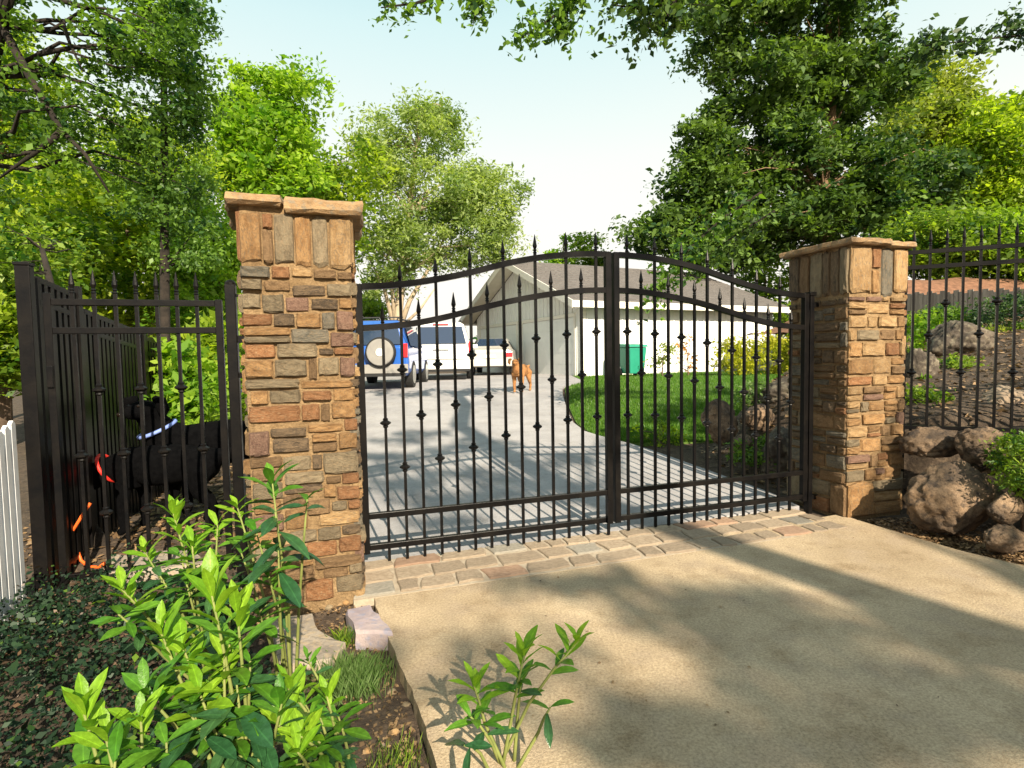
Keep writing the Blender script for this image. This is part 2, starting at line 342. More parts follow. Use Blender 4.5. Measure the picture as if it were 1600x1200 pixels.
# lawn sheet and blades
LR = lambda y: float(np.interp(y, *XE)) + .25
rows = []
for y in np.linspace(7.9, 21, 40): rows.append((float(np.interp(y, *XR)) + .06, y, max(LR(y) , float(np.interp(y, *XR)) + .3), y))
M['turf'] = mat('turf', (.05, .10, .015), (.09, .15, .025), rough=1, scale=3, bump=.5)
o = strip('lawn', rows, M['turf'], -.02, .06)
N_ = 70000
Y = 7.9 + 13 * rng.random(N_) ** 1.3
xr = np.interp(Y, *XR) + .07; xl = np.interp(Y, *XE) + .3
X = xr + (np.maximum(xl, xr + .3) - xr) * rng.random(N_)
Z = np.array([gz0(a, b) for a, b in zip(X, Y)]) - .02
C = np.stack([X, Y, Z], 1); th = rng.random(N_) * 6.28; hgt = .03 + .035 * rng.random(N_); wd = .006 + .005 * rng.random(N_)
V = np.empty((N_, 3, 3)); d = np.stack([np.cos(th), np.sin(th), np.zeros(N_)], 1)
V[:, 0] = C - d * wd[:, None]; V[:, 1] = C + d * wd[:, None]; V[:, 2] = C + np.stack([rng.normal(size=N_) * .015, rng.normal(size=N_) * .015, hgt], 1)
tag(link('grass', npmesh('grass', V.reshape(-1, 3), 3, (rng.random(N_))), LM['grass']), 'short mown green grass of the lawn beyond the right gate leaf', 'grass', kind='stuff')

# ------------------------------------------------------------------ masonry
stone_vars = []
def make_stone_mesh(k):
    rs = random.Random(k); n = 6; V = []; Fc = []
    def P(i, j):
        u = (-1, -.86, -.3, .3, .86, 1)[i]; v = (-1, -.84, -.3, .3, .84, 1)[j]
        edge = max(abs(u), abs(v)); x, z = u * .5, v * .5
        if edge > .99:
            c = abs(u * v)
            x *= 1 - .03 * c + rs.uniform(-.045, .03); z *= 1 - .05 * c + rs.uniform(-.09, .06); y = -.22 + .1 * rs.random()
        else: y = -.5 + .16 * rs.random() + (.08 if edge > .8 else 0) * rs.random(); x += rs.uniform(-.02, .02); z += rs.uniform(-.02, .02)
        return (x, y, z)
    for j in range(n):
        for i in range(n): V.append(P(i, j))
    for j in range(n - 1):
        for i in range(n - 1): a = j * n + i; Fc.append((a, a + 1, a + n + 1, a + n))
    rim = [i for i in range(n)] + [j * n + n - 1 for j in range(1, n)] + [(n - 1) * n + i for i in range(n - 2, -1, -1)] + [j * n for j in range(n - 2, 0, -1)]
    b = len(V)
    for i in rim: V.append((V[i][0] * .98, .5, V[i][2] * .98))
    for q in range(len(rim)): Fc.append((rim[q], b + q, b + (q + 1) % len(rim), rim[(q + 1) % len(rim)]))
    me = bpy.data.meshes.new('stone'); me.from_pydata(V, [], Fc); me.materials.append(M['tan'])
    me.polygons.foreach_set('use_smooth', [False] * len(Fc)); me.update(); return me
stone_vars = [make_stone_mesh(k) for k in range(14)]
def put_stone(root, P, rz, w, h, mn, proud, name='stone'):
    """P = centre of the stone on the wall face (local), rz = direction the face looks (0 = -y)"""
    o = link(name, random.choice(stone_vars), M[mn], root, slot=True)
    d = .06
    o.scale = (w * random.choice((1, -1)), d, h)
    off = -(proud - d * .5 ) 
    fwd = Vector((math.sin(rz), -math.cos(rz), 0))
    o.location = Vector(P) + fwd * (proud - d * .42)
    o.rotation_euler = (0, random.uniform(-.012, .012), rz)
    return o
def masonry(rs, W, z0, z1, pool=None):
    """random coursed rubble: list of (u0,z0,u1,z1,material)"""
    out = []; z = z0; g = .014
    pool = pool or ['tan'] * 5 + ['buff'] * 2 + ['brown'] * 4 + ['rust'] * 2 + ['gray'] * 3 + ['dark', 'blue', 'mauve', 'mauve']
    while z < z1 - .03:
        h = rs.uniform(.075, .17)
        if z + h > z1 - .05: h = z1 - z
        u = 0
        while u < W - .01:
            w = rs.uniform(.09, .30)
            if u + w > W - .07: w = W - u
            if h > .1 and rs.random() < .4 and w > .1:
                hh = h * rs.uniform(.4, .6)
                out.append((u, z, u + w - g, z + hh - g, rs.choice(pool))); out.append((u, z + hh, u + w - g, z + h - g, rs.choice(pool)))
            else: out.append((u, z + rs.uniform(0, .008), u + w - g, z + h - g - rs.uniform(0, .008), rs.choice(pool)))
            u += w
        z += h
    return out
PW = .67
def rough_slab(pts, z0, z1, seed, jit=.012):
    rs = random.Random(seed); ring = []
    n = len(pts)
    for i in range(n):
        a, b = Vector(pts[i]), Vector(pts[(i + 1) % n]); k = max(2, int((b - a).length / .07))
        for q in range(k):
            p = a.lerp(b, q / k); ring.append((p.x + rs.uniform(-jit, jit), p.y + rs.uniform(-jit, jit)))
    k = len(ring); cx = sum(p[0] for p in ring) / k; cy = sum(p[1] for p in ring) / k; V = []; 
    lv = [(z0, .95, .004), (z0 + (z1 - z0) * .25, 1.0, .006), (z0 + (z1 - z0) * .8, 1.0, .006), (z1, .975, .006)]
    for z, s, jz in lv:
        for p in ring: V.append((cx + (p[0] - cx) * s + rs.uniform(-.005, .005), cy + (p[1] - cy) * s + rs.uniform(-.005, .005), z + rs.uniform(-jz, jz)))
    V.append((cx, cy, z1 + .006)); V.append((cx, cy, z0)); t = len(V) - 2
    Fc = [(l * k + i, l * k + (i + 1) % k, (l + 1) * k + (i + 1) % k, (l + 1) * k + i) for l in range(3) for i in range(k)]
    Fc += [(3 * k + i, 3 * k + (i + 1) % k, t) for i in range(k)] + [((i + 1) % k, i, t + 1) for i in range(k)]
    me = bpy.data.meshes.new('capstone'); me.from_pydata(V, [], Fc); me.update(); return me
def pillar(name, label, loc, H, faces, caps, rot, PW=.67):
    root = tag(empty(name, loc, rot), label, 'gate pillar', 'stone gate pillars')
    MB().box2((.01, .01, -.15), (PW - .01, PW - .01, H)).build('mortar_core', M['mortar'], root)
    for rz, org, du, stones in faces:
        for (u0, z0, u1, z1, mn) in stones:
            w, h = u1 - u0, z1 - z0
            if w < .015 or h < .012: continue
            c = Vector(org) + Vector(du) * ((u0 + u1) / 2) + Vector((0, 0, (z0 + z1) / 2))
            put_stone(root, c, rz, w, h, mn, random.uniform(.006, .022) + (.012 if random.random() < .08 else 0))
    for i, (pts, z0, z1) in enumerate(caps):
        link('capstone', rough_slab(pts, z0, z1, 50 + i + len(label)), M['capstone'], root)
    return root
# left pillar front face, stone by stone (pixel rectangles measured on the photograph, turned into metres on the face)
K = .00385
def Z2(l):   # measured rectangles from the upper half
    out = []
    for x0, y0, x1, y1, m in l:
        xa, xb = 340 + x0 / 3.53, 340 + x1 / 3.53; ya, yb = 280 + y0 / 3.53, 280 + y1 / 3.53
        out.append(px_rect(xa, ya, xb, yb, m))
    return out
def Z3(l):
    out = []
    for x0, y0, x1, y1, m in l:
        out.append(px_rect(340 + x0 / 3.157, 600 + y0 / 3.157, 340 + x1 / 3.157, 600 + y1 / 3.157, m))
    return out
def px_rect(xa, ya, xb, yb, m):
    ym = (ya + yb) / 2; xl = 375 + (ym - 400) * .018; xr = 563.5 - abs(ym - 600) * .004
    f = lambda x: (x - xl) / (xr - xl) * PW
    u0, u1 = max(0, f(xa)), min(PW, f(xb)); zz = lambda y: 1.5 + (557 - y) * K
    return (u0, zz(yb), u1, zz(ya), m)
top = Z2([(126,165,250,432,'tan'),(258,165,316,245,'rust'),(258,252,316,432,'brown'),(322,160,438,434,'gray'),(442,165,538,440,'tan'),(545,165,640,445,'gray'),(648,165,795,450,'buff'),
(126,448,295,510,'blue'),(303,445,408,512,'rust'),(418,452,540,500,'buff'),(548,458,685,510,'brown'),(692,470,780,510,'brown'),
(132,520,248,578,'gray'),(258,526,410,580,'brown'),(420,546,615,606,'dark'),(624,536,772,606,'gray'),
(132,596,236,676,'gray'),(246,598,370,698,'gray'),(380,612,515,692,'mauve'),(530,620,690,680,'dark'),(697,618,775,672,'tan'),
(126,704,300,768,'rust'),(308,704,430,774,'dark'),(438,698,584,782,'tan'),(590,695,668,792,'blue'),(678,688,782,798,'mauve'),
(136,778,402,822,'tan'),(406,788,630,866,'blue'),(636,808,784,890,'mauve'),
(140,828,402,862,'gray'),(140,868,315,946,'rust'),(320,868,560,946,'gray'),(568,896,655,932,'dark'),(658,894,775,932,'rust'),
(140,955,300,1052,'tan'),(306,955,494,1052,'gray'),(504,948,552,1072,'brown'),(560,946,686,1048,'gray'),(692,946,784,1056,'mauve'),
(140,1062,446,1112,'gray'),(455,1078,770,1118,'tan')])
bot = Z3([(150,-5,238,62,'tan'),(245,-5,404,60,'gray'),(412,5,570,52,'rust'),(578,-5,690,60,'tan'),
(132,70,402,154,'rust'),(408,70,502,152,'rust'),(508,72,556,162,'brown'),(564,66,700,150,'tan'),
(136,192,238,316,'mauve'),(244,185,428,228,'dark'),(434,174,626,214,'tan'),(632,152,704,214,'rust'),
(252,236,444,306,'dark'),(456,222,590,262,'tan'),(456,270,590,312,'brown'),(598,222,700,306,'tan'),
(136,324,300,374,'brown'),(304,328,448,402,'gray'),(456,328,505,400,'dark'),(512,318,700,428,'gray'),
(146,384,300,442,'brown'),(308,412,516,468,'gray'),(524,444,604,478,'brown'),(610,432,704,488,'rust'),
(146,450,300,535,'gray'),(306,476,504,516,'dark'),(510,486,576,548,'tan'),(580,500,708,568,'rust'),
(150,543,290,604,'tan'),(298,525,418,585,'brown'),(424,558,542,632,'brown'),(550,576,632,624,'gray'),(638,576,704,618,'rust'),
(150,612,300,692,'mauve'),(306,595,420,700,'tan'),(474,630,716,698,'buff'),
(150,700,290,762,'tan'),(330,708,468,765,'gray'),(472,706,594,768,'gray'),(600,704,706,752,'dark'),
(150,770,280,842,'gray'),(288,772,402,838,'brown'),(410,776,572,852,'rust'),(580,762,706,842,'rust'),
(150,850,280,914,'tan'),(288,848,444,886,'tan'),(452,862,706,914,'brown'),
(160,922,290,966,'brown'),(298,894,448,955,'brown'),(492,924,626,968,'brown'),(632,906,708,952,'gray'),
(160,974,290,1064,'tan'),(298,972,386,1080,'brown'),(396,970,545,1080,'rust'),(560,966,716,1056,'gray')])
def trimz(l, zt):
    return [(a, b, c, min(d, zt), m) for a, b, c, d, m in l]
HL = 2.39; PL = .625
rs = random.Random(3)
def band(rs, W, z0, z1, cs=('tan', 'buff', 'gray', 'rust', 'blue')):
    out = []; u = 0
    while u < W - .02:
        w = rs.uniform(.08, .16)
        if u + w > W - .06: w = W - u
        out.append((u, z0, u + w - .012, z1, rs.choice(cs))); u += w
    return out
frontL = [(a, b * HL / 2.43, c, d * HL / 2.43, m) for a, b, c, d, m in trimz(top + bot, 2.42)]
frontL = [(a * PL / PW, b, c * PL / PW, d, m) for a, b, c, d, m in frontL]
leftL = masonry(rs, PL, 0, 2.04) + band(rs, PL, 2.06, HL - .01)
rightL = masonry(rs, PL, 0, 2.04) + band(rs, PL, 2.06, HL - .01)
o_ = .1
capL = [([(-.045, -.06), (.25, -.07), (.265, .1), (.27, PL + .06), (-.14, PL + .06), (-.10, .3)], HL - .005, HL + .055),
        ([(.255, -.05), (.42, -.075), (PL + .075, -.06), (PL + .08, .3), (PL + .07, PL + .06), (.275, PL + .06), (.27, .1)], HL - .035, HL + .045)]
pillar('stone_pillar', 'tall stone gate pillar with brown coursed rubble, left of the double driveway gate', (-.958 - PL * math.cos(R_(17.3)), 3.345 - PL * math.sin(R_(17.3)), 0), HL,
       [(0, (0, 0, 0), (1, 0, 0), frontL), (R_(-90), (0, PL, 0), (0, -1, 0), leftL), (R_(90), (PL, 0, 0), (0, 1, 0), rightL)], capL, R_(17.3), PL)
HR = 2.41
rs = random.Random(11)
warm = ['tan'] * 7 + ['buff'] * 6 + ['rust'] * 2 + ['brown'] * 3 + ['gray', 'mauve']; shade_pool = ['dark'] * 5 + ['brown'] * 6 + ['blue'] * 3 + ['gray'] * 3 + ['rust']
frontR = masonry(rs, PW, .32, 1.98, warm) + [(0, 0, .30, .31, 'tan'), (.31, .12, PW, .2, 'buff'), (.31, .21, PW, .31, 'gray'), (.31, 0, PW, .11, 'tan')] + \
    [(0, 1.99, .245, HR - .01, 'buff'), (.258, 1.99, .33, 2.2, 'tan'), (.258, 2.21, .355, HR - .01, 'rust'), (.37, 1.96, .5, HR - .01, 'blue'), (.512, 2.0, PW, HR - .01, 'buff')]
shade_face = masonry(rs, PW, .3, 1.97, shade_pool)  # darker stone colours put shade into the gate-side face
leftR = shade_face + [(0, 0, .2, .3, 'gray'), (.21, .15, .5, .29, 'gray'), (.51, 0, PW, .29, 'brown'), (.21, 0, .5, .14, 'rust')] + band(rs, PW, 1.99, HR - .01, ('brown', 'blue', 'dark', 'gray'))
capR = [([(-.055, -.06), (.4, -.07), (.41, .74), (-.06, .74)], HR, HR + .055), ([(.405, -.05), (.71, -.06), (.72, .73), (.42, .73)], HR - .01, HR + .042)]
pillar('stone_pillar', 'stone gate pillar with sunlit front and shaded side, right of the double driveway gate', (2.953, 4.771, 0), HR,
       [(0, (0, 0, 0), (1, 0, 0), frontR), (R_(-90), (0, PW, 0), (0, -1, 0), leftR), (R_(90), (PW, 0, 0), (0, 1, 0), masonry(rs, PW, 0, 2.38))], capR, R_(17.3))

# paver band under the gate: separate stones in two or three uneven courses
pv = struct('paving_band', None, None) if False else None
bandroot = empty('stone_threshold', G0 + Vector((0, 0, .0)), GA)
tag(bandroot, 'band of mixed stone pavers set across the driveway under the double gate', 'paving')
MB().box2((-.08, -.56, -.1), (GW - .08, .066, .002)).build('mortar_bed', M['joint'], bandroot)
rs = random.Random(5)
pv_meshes = []
for k in range(8):
    r2 = random.Random(100 + k); ring = [(-.5, -.5), (0, -.5), (.5, -.5), (.5, 0), (.5, .5), (0, .5), (-.5, .5), (-.5, 0)]
    ring = [(x * (1 + r2.uniform(-.2, .06)), y * (1 + r2.uniform(-.28, .06))) for x, y in ring]; n = len(ring)
    V = [(x, y, -.5) for x, y in ring] + [(x, y, .3) for x, y in ring] + [(x * .93, y * .9, .5) for x, y in ring]
    me = bpy.data.meshes.new('paver'); me.from_pydata(V, [], [(i, (i + 1) % n, n + (i + 1) % n, n + i) for i in range(n)] + [(n + i, n + (i + 1) % n, 2 * n + (i + 1) % n, 2 * n + i) for i in range(n)] + [tuple(range(2 * n, 3 * n))])
    me.materials.append(M['paver']); me.update(); pv_meshes.append(me)
for y0, y1 in ((-.55, -.35), (-.345, -.13), (-.125, .06)):
    u = -.08
    while u < GW - .12:
        wv = rs.uniform(.14, .36)
        if u + wv > GW - .18: wv = GW - .08 - u
        o = link('paver', rs.choice(pv_meshes), M[rs.choice(['paver'] * 9 + ['paver_red'] + ['paver_gray'] * 2)], bandroot, ((u + wv / 2), (y0 + y1) / 2 + rs.uniform(-.01, .01), .0), slot=True)
        o.scale = (wv - .012, y1 - y0 - .012, .028 + rs.uniform(-.006, .006)); o.rotation_euler.z = rs.uniform(-.02, .02); u += wv

# ------------------------------------------------------------------ iron gates
def finial(mb, x, y, z0, s=1.0):
    mb.lathe([(.011 * s, z0), (.017 * s, z0 + .004), (.010 * s, z0 + .016), (.016 * s, z0 + .022), (.010 * s, z0 + .032), (.018 * s, z0 + .055), (.013 * s, z0 + .085), (.002, z0 + .145)], (x, y, 0), 8)
def knuckle_mesh(s=1.0):
    m = MB(); m.lathe([(.011 * s, -.03 * s), (.016 * s, -.024 * s), (.014 * s, -.016 * s), (.032 * s, -.004 * s), (.032 * s, .004 * s), (.014 * s, .016 * s), (.016 * s, .024 * s), (.011 * s, .03 * s)], n=8)
    return m.mesh('knuckle')
KM = knuckle_mesh(1.2)
topu = [0, .05, .32, .58, .833, 1.09, 1.348, 1.61, 1.84, 2.01]; topz = [2.0, 2.0, 2.02, 2.065, 2.12, 2.195, 2.25, 2.285, 2.3, 2.3]
secu = topu; secz = [1.708, 1.71, 1.73, 1.775, 1.84, 1.905, 1.955, 1.995, 2.013, 2.013]
def curve(us, zs, n=28, a=0, b=2.0):
    out = []
    for i in range(n + 1):
        u = a + (b - a) * i / n; zz = [float(np.interp(u + dd, us, zs)) for dd in (-.12, -.06, 0, .06, .12)]; out.append((u, sum(zz) / 5))
    return out
def gate_leaf(label, flip):
    root = tag(empty('gate_leaf', G0 + (GD * GW if flip else Vector((0, 0, 0))), GA), label, 'iron gate', 'two leaves of the driveway gate')
    s = -1 if flip else 1
    MB().box2((s * .0, -.025, .09), (s * .05, .025, 2.02)).build('hinge_stile', M['iron'], root, bev=.004)
    MB().box2((s * 1.945, -.025, .10), (s * 1.995, .025, 2.32)).build('meeting_stile', M['iron'], root, bev=.004)
    for us, zs in ((topu, topz), (secu, secz)):
        pts = [(s * u, 0, z) for u, z in curve(us, zs, a=.05, b=1.945)]
        MB().tube(pts, .031, 4, sq=True).build('arched_rail', M['iron'], root)
    for z in (.135, .362):
        MB().box2((s * .05, -.021, z - .021), (s * 1.945, .021, z + .021)).build('bottom_rail', M['iron'], root, bev=.003)
    kl = [(.32, .70), (.58, .75), (.84, .82), (1.1, .885), (1.36, .94), (1.62, .98), (1.88, .995)]
    for k in range(7):
        ut = .315 + .2585 * k; us_ = .185 + .2585 * k
        zt = [2.165, 2.22, 2.305, 2.37, 2.425, 2.455, 2.47][k]; zs_ = [1.87, 1.92, 1.97, 2.05, 2.12, 2.15, 2.18][k]
        for u, zz in ((ut, zt), (us_, zs_)):
            if u > 1.93: u = 1.9
            bm = MB(); bm.box((s * u, 0, (.02 + zz - .14) / 2), (.02, .02, zz - .14 - .02)); finial(bm, s * u, 0, zz - .14)
            p = bm.build('picket', M['iron'], root)
        for u, z in ((ut, [.70, .745, .81, .885, .94, .978, .992][k]), (ut, [1.41, 1.445, 1.51, 1.58, 1.63, 1.66, 1.68][k]), (us_, [1.03, 1.075, 1.14, 1.19, 1.255, 1.305, 1.335][k])):
            link('knuckle', KM, M['iron'], root, (s * min(u, 1.9), 0, z), slot=True)
    for z in (.3, 1.75): MB().lathe([(.022, z), (.022, z + .12)], (s * -.02, 0, 0), 10).build('hinge', M['iron'], root)
    if not flip:
        MB().box2((1.93, -.05, .02), (1.95, -.03, .3)).build('drop_bolt', M['iron'], root)
    return root
gate_leaf('left leaf of the black iron driveway gate, its arch rising from the tall left pillar', False)
gate_leaf('right leaf of the black iron driveway gate, hinged by the shaded pillar side', True)
# hinge posts bolted to the pillars
for u, lab in ((-.05, 'slim black steel hinge post between left pillar and gate leaf'), (GW + .032, 'square black steel hinge post against the right stone pillar')):
    p = G0 + GD * u; wv = .045
    r = tag(empty('hinge_post', p, GA), lab, 'gate post')
    MB().box2((-wv / 2, -.03, -.1), (wv / 2, .03, 2.0 if u > 0 else 1.95)).build('post', M['iron'], r, bev=.004)
    MB().box2((-wv / 2 - .012, -.04, 2.0 if u > 0 else 1.95), (wv / 2 + .012, .04, 2.035 if u > 0 else 1.985)).build('post_cap', M['iron'], r, bev=.003)
    for z in (.1, 1.9): MB().box2((-.02 if u < 0 else 0, -.02, z), (.14 if u > 0 else -.09, .02, z + .04)).build('bracket', M['iron'], r)

# pedestrian gate
PR = Vector((-1.885, 3.63, 0)); PD = Vector((-.956, -.292, 0))
def pt(s): return PR + PD * s
pg = tag(empty('pedestrian_gate', pt(1.0), math.atan2(-PD.y, -PD.x)), 'narrow black iron pedestrian gate with straight rails, dogs behind it', 'iron gate')
MB().box2((0, -.02, .12), (.04, .02, 1.93)).build('stile', M['iron'], pg, bev=.003)
MB().box2((.935, -.02, .12), (.975, .02, 1.9)).build('stile', M['iron'], pg, bev=.003)
for z in (1.875, 1.70, .16):
    MB().box2((.04, -.018, z - .02), (.935, .018, z + .02)).build('rail', M['iron'], pg, bev=.003)
for k in range(7):
    u = .145 + k * .1135
    bm = MB(); bm.box((u, 0, 1.0), (.019, .019, 1.86)); finial(bm, u, 0, 1.93, .95); bm.build('picket', M['iron'], pg)
    for z in ((.92, ) if k % 2 == 0 else (1.33, .55)): link('knuckle', KM, M['iron'], pg, (u, 0, z), slot=True)
bm = MB(); bm.box((.02, -.03, 1.42), (.03, .02, .13)); bm.build('hinge', M['iron'], pg, bev=.003)
r = tag(empty('gate_post', pt(1.09), math.atan2(-PD.y, -PD.x)), 'wide square black steel post at the far left beside the white pickets', 'gate post')
MB().box2((-.038, -.030, -.2), (.038, .030, 2.09)).build('post', M['iron'], r, bev=.005)
MB().box2((-.043, -.035, 2.09), (.043, .035, 2.11)).build('post_cap', M['iron'], r, bev=.004)
r = tag(empty('gate_post', pt(-.03), math.atan2(-PD.y, -PD.x)), 'square black steel post beside the left stone pillar with two wall brackets', 'gate post')
MB().box2((-.032, -.032, -.2), (.032, .032, 2.0)).build('post', M['iron'], r, bev=.005)
MB().lathe([(.034, 2.0), (.034, 2.015), (.02, 2.03), (.001, 2.035)], n=12).build('post_cap', M['iron'], r)
for z, k in ((1.64, .03), (1.4, .022), (1.93, .012)): MB().box((.075, 0, z), (.09, k, k * 1.6)).build('bracket', M['iron'], r)

# iron run fence going back along the left
SF = Vector((-2.98, 3.42, 0)); SDr = Vector((-.27, .963, 0))
sf = tag(empty('side_fence', SF, math.atan2(SDr.y, SDr.x)), 'long black iron fence running back steeply behind the pedestrian gate', 'fence')
def fpanel(t0, t1, z0, z1, bot):
    n = int((t1 - t0) / .07)
    for i in range(n + 1):
        t = t0 + (t1 - t0) * i / n; z = z0 + (z1 - z0) * i / n
        MB().box2((t - .021, -.016, bot), (t + .021, .016, z)).build('picket', M['iron'], sf)
    for a in (.02, .16):
        MB().tube([(t0, 0, z0 - a), (t1, 0, z1 - a)], .024, 4, sq=True).build('rail', M['iron'], sf)
    MB().tube([(t0, 0, bot + .1), (t1, 0, bot + .1)], .024, 4, sq=True).build('rail', M['iron'], sf)
    MB().box2((t1 + .01, -.03, 0), (t1 + .07, .03, z1 + .05)).build('post', M['iron'], sf)
fpanel(.05, .5, 2.05, 2.0, .05); fpanel(.62, 1.7, 1.9, 1.78, .05); fpanel(1.82, 3.4, 1.74, 1.6, .05); fpanel(3.5, 5.4, 1.6, 1.5, .05)

# right-hand fence above the boulders
RF = Vector((3.62, 5.02, 0)); RD = Vector((.927, -.375, 0))
rf = tag(empty('terrace_fence', RF, math.atan2(RD.y, RD.x)), 'black iron fence with ring pickets on the terrace right of the right pillar', 'fence')
for z, nm in ((2.235, 'rail'), (2.37, 'rail'), (.775, 'rail')):
    MB().box2((-.1, -.017, z - .017), (3.0, .017, z + .017)).build('rail', M['iron'], rf)
for k in range(24):
    u = .06 + k * .122
    bm = MB(); bm.box((u, 0, (.72 + 2.42) / 2), (.018, .018, 1.70)); finial(bm, u, 0, 2.42, .85); bm.build('picket', M['iron'], rf)
    link('knuckle', KM, M['iron'], rf, (u, 0, (1.28, 1.62, 1.9)[k % 3]), slot=True)
MB().box2((-.04, -.025, .3), (.01, .025, 2.45)).build('post', M['iron'], rf)

# white picket fence, far left
wf = tag(empty('picket_fence', (-2.95, 3.20, 0), math.atan2(-.957, .29)), 'white painted picket fence at the left edge in front of the black post', 'fence')
for k in range(20):
    x = k * .062; h = 1.19 - .035 * abs(((k + 4) % 8) - 3.0) * .6
    poly = [(x, -.1), (x + .042, -.1), (x + .042, h - .02), (x + .021, h), (x, h - .02)]
    m = MB(); V = [(a, -.01, b) for a, b in poly] + [(a, .01, b) for a, b in poly]
    m.add(V, [(0, 1, 2, 3, 4), (9, 8, 7, 6, 5)] + [(i, i + 5, (i + 1) % 5 + 5, (i + 1) % 5) for i in range(5)])
    m.build('picket', M['picket'], wf)
for z in (.25, .95): MB().box2((-.02, -.05, z), (1.2, -.012, z + .07)).build('rail', M['picket'], wf)

# ------------------------------------------------------------------ boulders
def boulder(label, c, s, m, seed, rz=0, name='boulder', group=None, sub=5, rough=.25):
    import bmesh
    b = bmesh.new(); bmesh.ops.create_icosphere(b, subdivisions=sub, radius=1)
    off = Vector((seed * 7.3, seed * 3.1, seed))
    for v in b.verts:
        p = v.co.copy(); q = p.copy()
        f = 1 - .30 * max(0, .36 - noise.voronoi(p * 5.5 + off)[0][0]) - .16 * max(0, .4 - noise.voronoi(p * 13 + off)[0][0]) + rough * noise.noise(p * 1.1 + off) * 1.5 + rough * .5 * noise.noise(p * 2.7 + off) + .12 * noise.noise(p * 5 + off) + .05 * noise.noise(p * 14 + off)
        # flatten a few facets
        for k in range(5):
            nrm = Vector((math.sin(seed * 3 + k * 1.9), math.cos(seed * 2 + k * 2.7), math.sin(k * 1.3 + seed))).normalized()
            dd = q.dot(nrm) * f
            if dd > .78: f *= 1 - (dd - .78) / dd * .7
        v.co = Vector((p.x * s[0], p.y * s[1], p.z * s[2])) * f
    me = bpy.data.meshes.new('boulder'); b.to_mesh(me); b.free(); me.polygons.foreach_set('use_smooth', [True] * len(me.polygons)); me.update()
    o = link(name, me, M[m], None, c); o.rotation_euler.z = rz
    return tag(o, label, 'boulder', group)
def bpx(x0, y0, x1, y1, Y, dep=.8):      # boulder covering photo box at distance Y
    c = at((x0 + x1) / 2, (y0 + y1) / 2, Y); sx = (x1 - x0) / 2 / F * Y; sz = (y1 - y0) / 2 / F * Y
    c = c - Vector((0, 0, sz * .06))
    return c, (sx * .98, (sx + sz) / 2 * dep, sz * .96)
gB = 'boulders of the retaining wall'; gR = 'rocks on the slope'
for i, (b, Y, m, lab, g) in enumerate([
    ((1412, 664, 1500, 718), 4.75, 'boulder', 'rounded dark brown boulder tucked beside the base of the right pillar, under the terrace fence', gB),
    ((1498, 662, 1592, 740), 4.45, 'boulder', 'smooth orange brown rounded boulder just below the terrace fence rail', gB),
    ((1420, 712, 1558, 838), 4.35, 'boulder', 'largest pitted brown boulder of the retaining wall', gB),
    ((1540, 770, 1602, 822), 4.0, 'boulder', 'small boulder right of the largest pitted one', gB),
    ((1530, 818, 1612, 866), 3.9, 'boulder', 'lowest boulder at the right edge on the mulch', gB),
    ((1600, 700, 1720, 840), 4.0, 'boulder', 'boulder cut off by the right edge of the photo', gB),
    ((1455, 496, 1545, 570), 7.8, 'boulder_gray', 'pointed grey boulder on the slope seen through the terrace fence', gR),
    ((1496, 600, 1650, 672), 5.6, 'boulder_tan', 'broad pale tan boulder right behind the terrace fence', gR),
    ((1414, 540, 1462, 610), 6.9, 'boulder_gray', 'grey boulder on the slope just right of the right pillar', gR),
    ((1098, 622, 1152, 690), 7.0, 'boulder', 'grey boulder at the lawn edge seen through the right gate leaf', gR),
    ((1150, 630, 1215, 672), 6.9, 'boulder', 'orange brown rock among plants behind the right gate leaf', gR),
    ((1140, 675, 1180, 712), 6.5, 'boulder', 'small rock at the driveway edge behind the right gate leaf', gR),
    ((1190, 588, 1262, 640), 7.3, 'boulder_gray', 'dark rock high on the bank behind the gate hinge', gR),
    ((1185, 668, 1262, 752), 6.1, 'boulder_gray', 'low dark rock on the bank next to the right hinge post', gR)]):
    c, s = bpx(*b, Y, .62 if g == gB else .8); boulder(lab, c, s, m, i + 4.81, group=g, rz=.15 * (i % 5 - 2) if g == gB else i, rough=.13 if g == gB else .25)
def flat(label, px, zt, th, m, name='flagstone', seed=1):
    pts = []
    for x, y in px:
        d = ray(x, y); t = (zt - 1.5) / d.z; p = Vector((0, 0, 1.5)) + d * t; pts.append((p.x, p.y))
    if sum(pts[i][0] * pts[(i + 1) % len(pts)][1] - pts[(i + 1) % len(pts)][0] * pts[i][1] for i in range(len(pts))) < 0: pts = pts[::-1]
    return tag(link(name, rough_slab(pts, zt - th, zt, seed, .006), M[m]), label, 'stone')
flat('mauve block stone beside the slab corner near the left pillar', [(540, 952), (578, 945), (614, 985), (556, 984)], .03, .12, 'flag_mauve', seed=1)
flat('large flat brown stone in the soil bed below the left pillar', [(425, 965), (490, 958), (495, 985), (540, 1005), (520, 1030), (430, 1040)], -.01, .08, 'flag', seed=2)
flat('flat stone step behind the pedestrian gate', [(165, 868), (300, 858), (330, 880), (170, 895)], .17, .1, 'flag', seed=3)
def small_rock(label, x, y, r, m, seed, z=0):
    p = hit(x, y, 0); s = r / F * p.y; return boulder(label, (p.x, p.y, p.z + s * .3 - .03), (s, s * .8, s * .7), m, seed, name='small_rock', sub=2, group='small rocks lying in the soil bed')
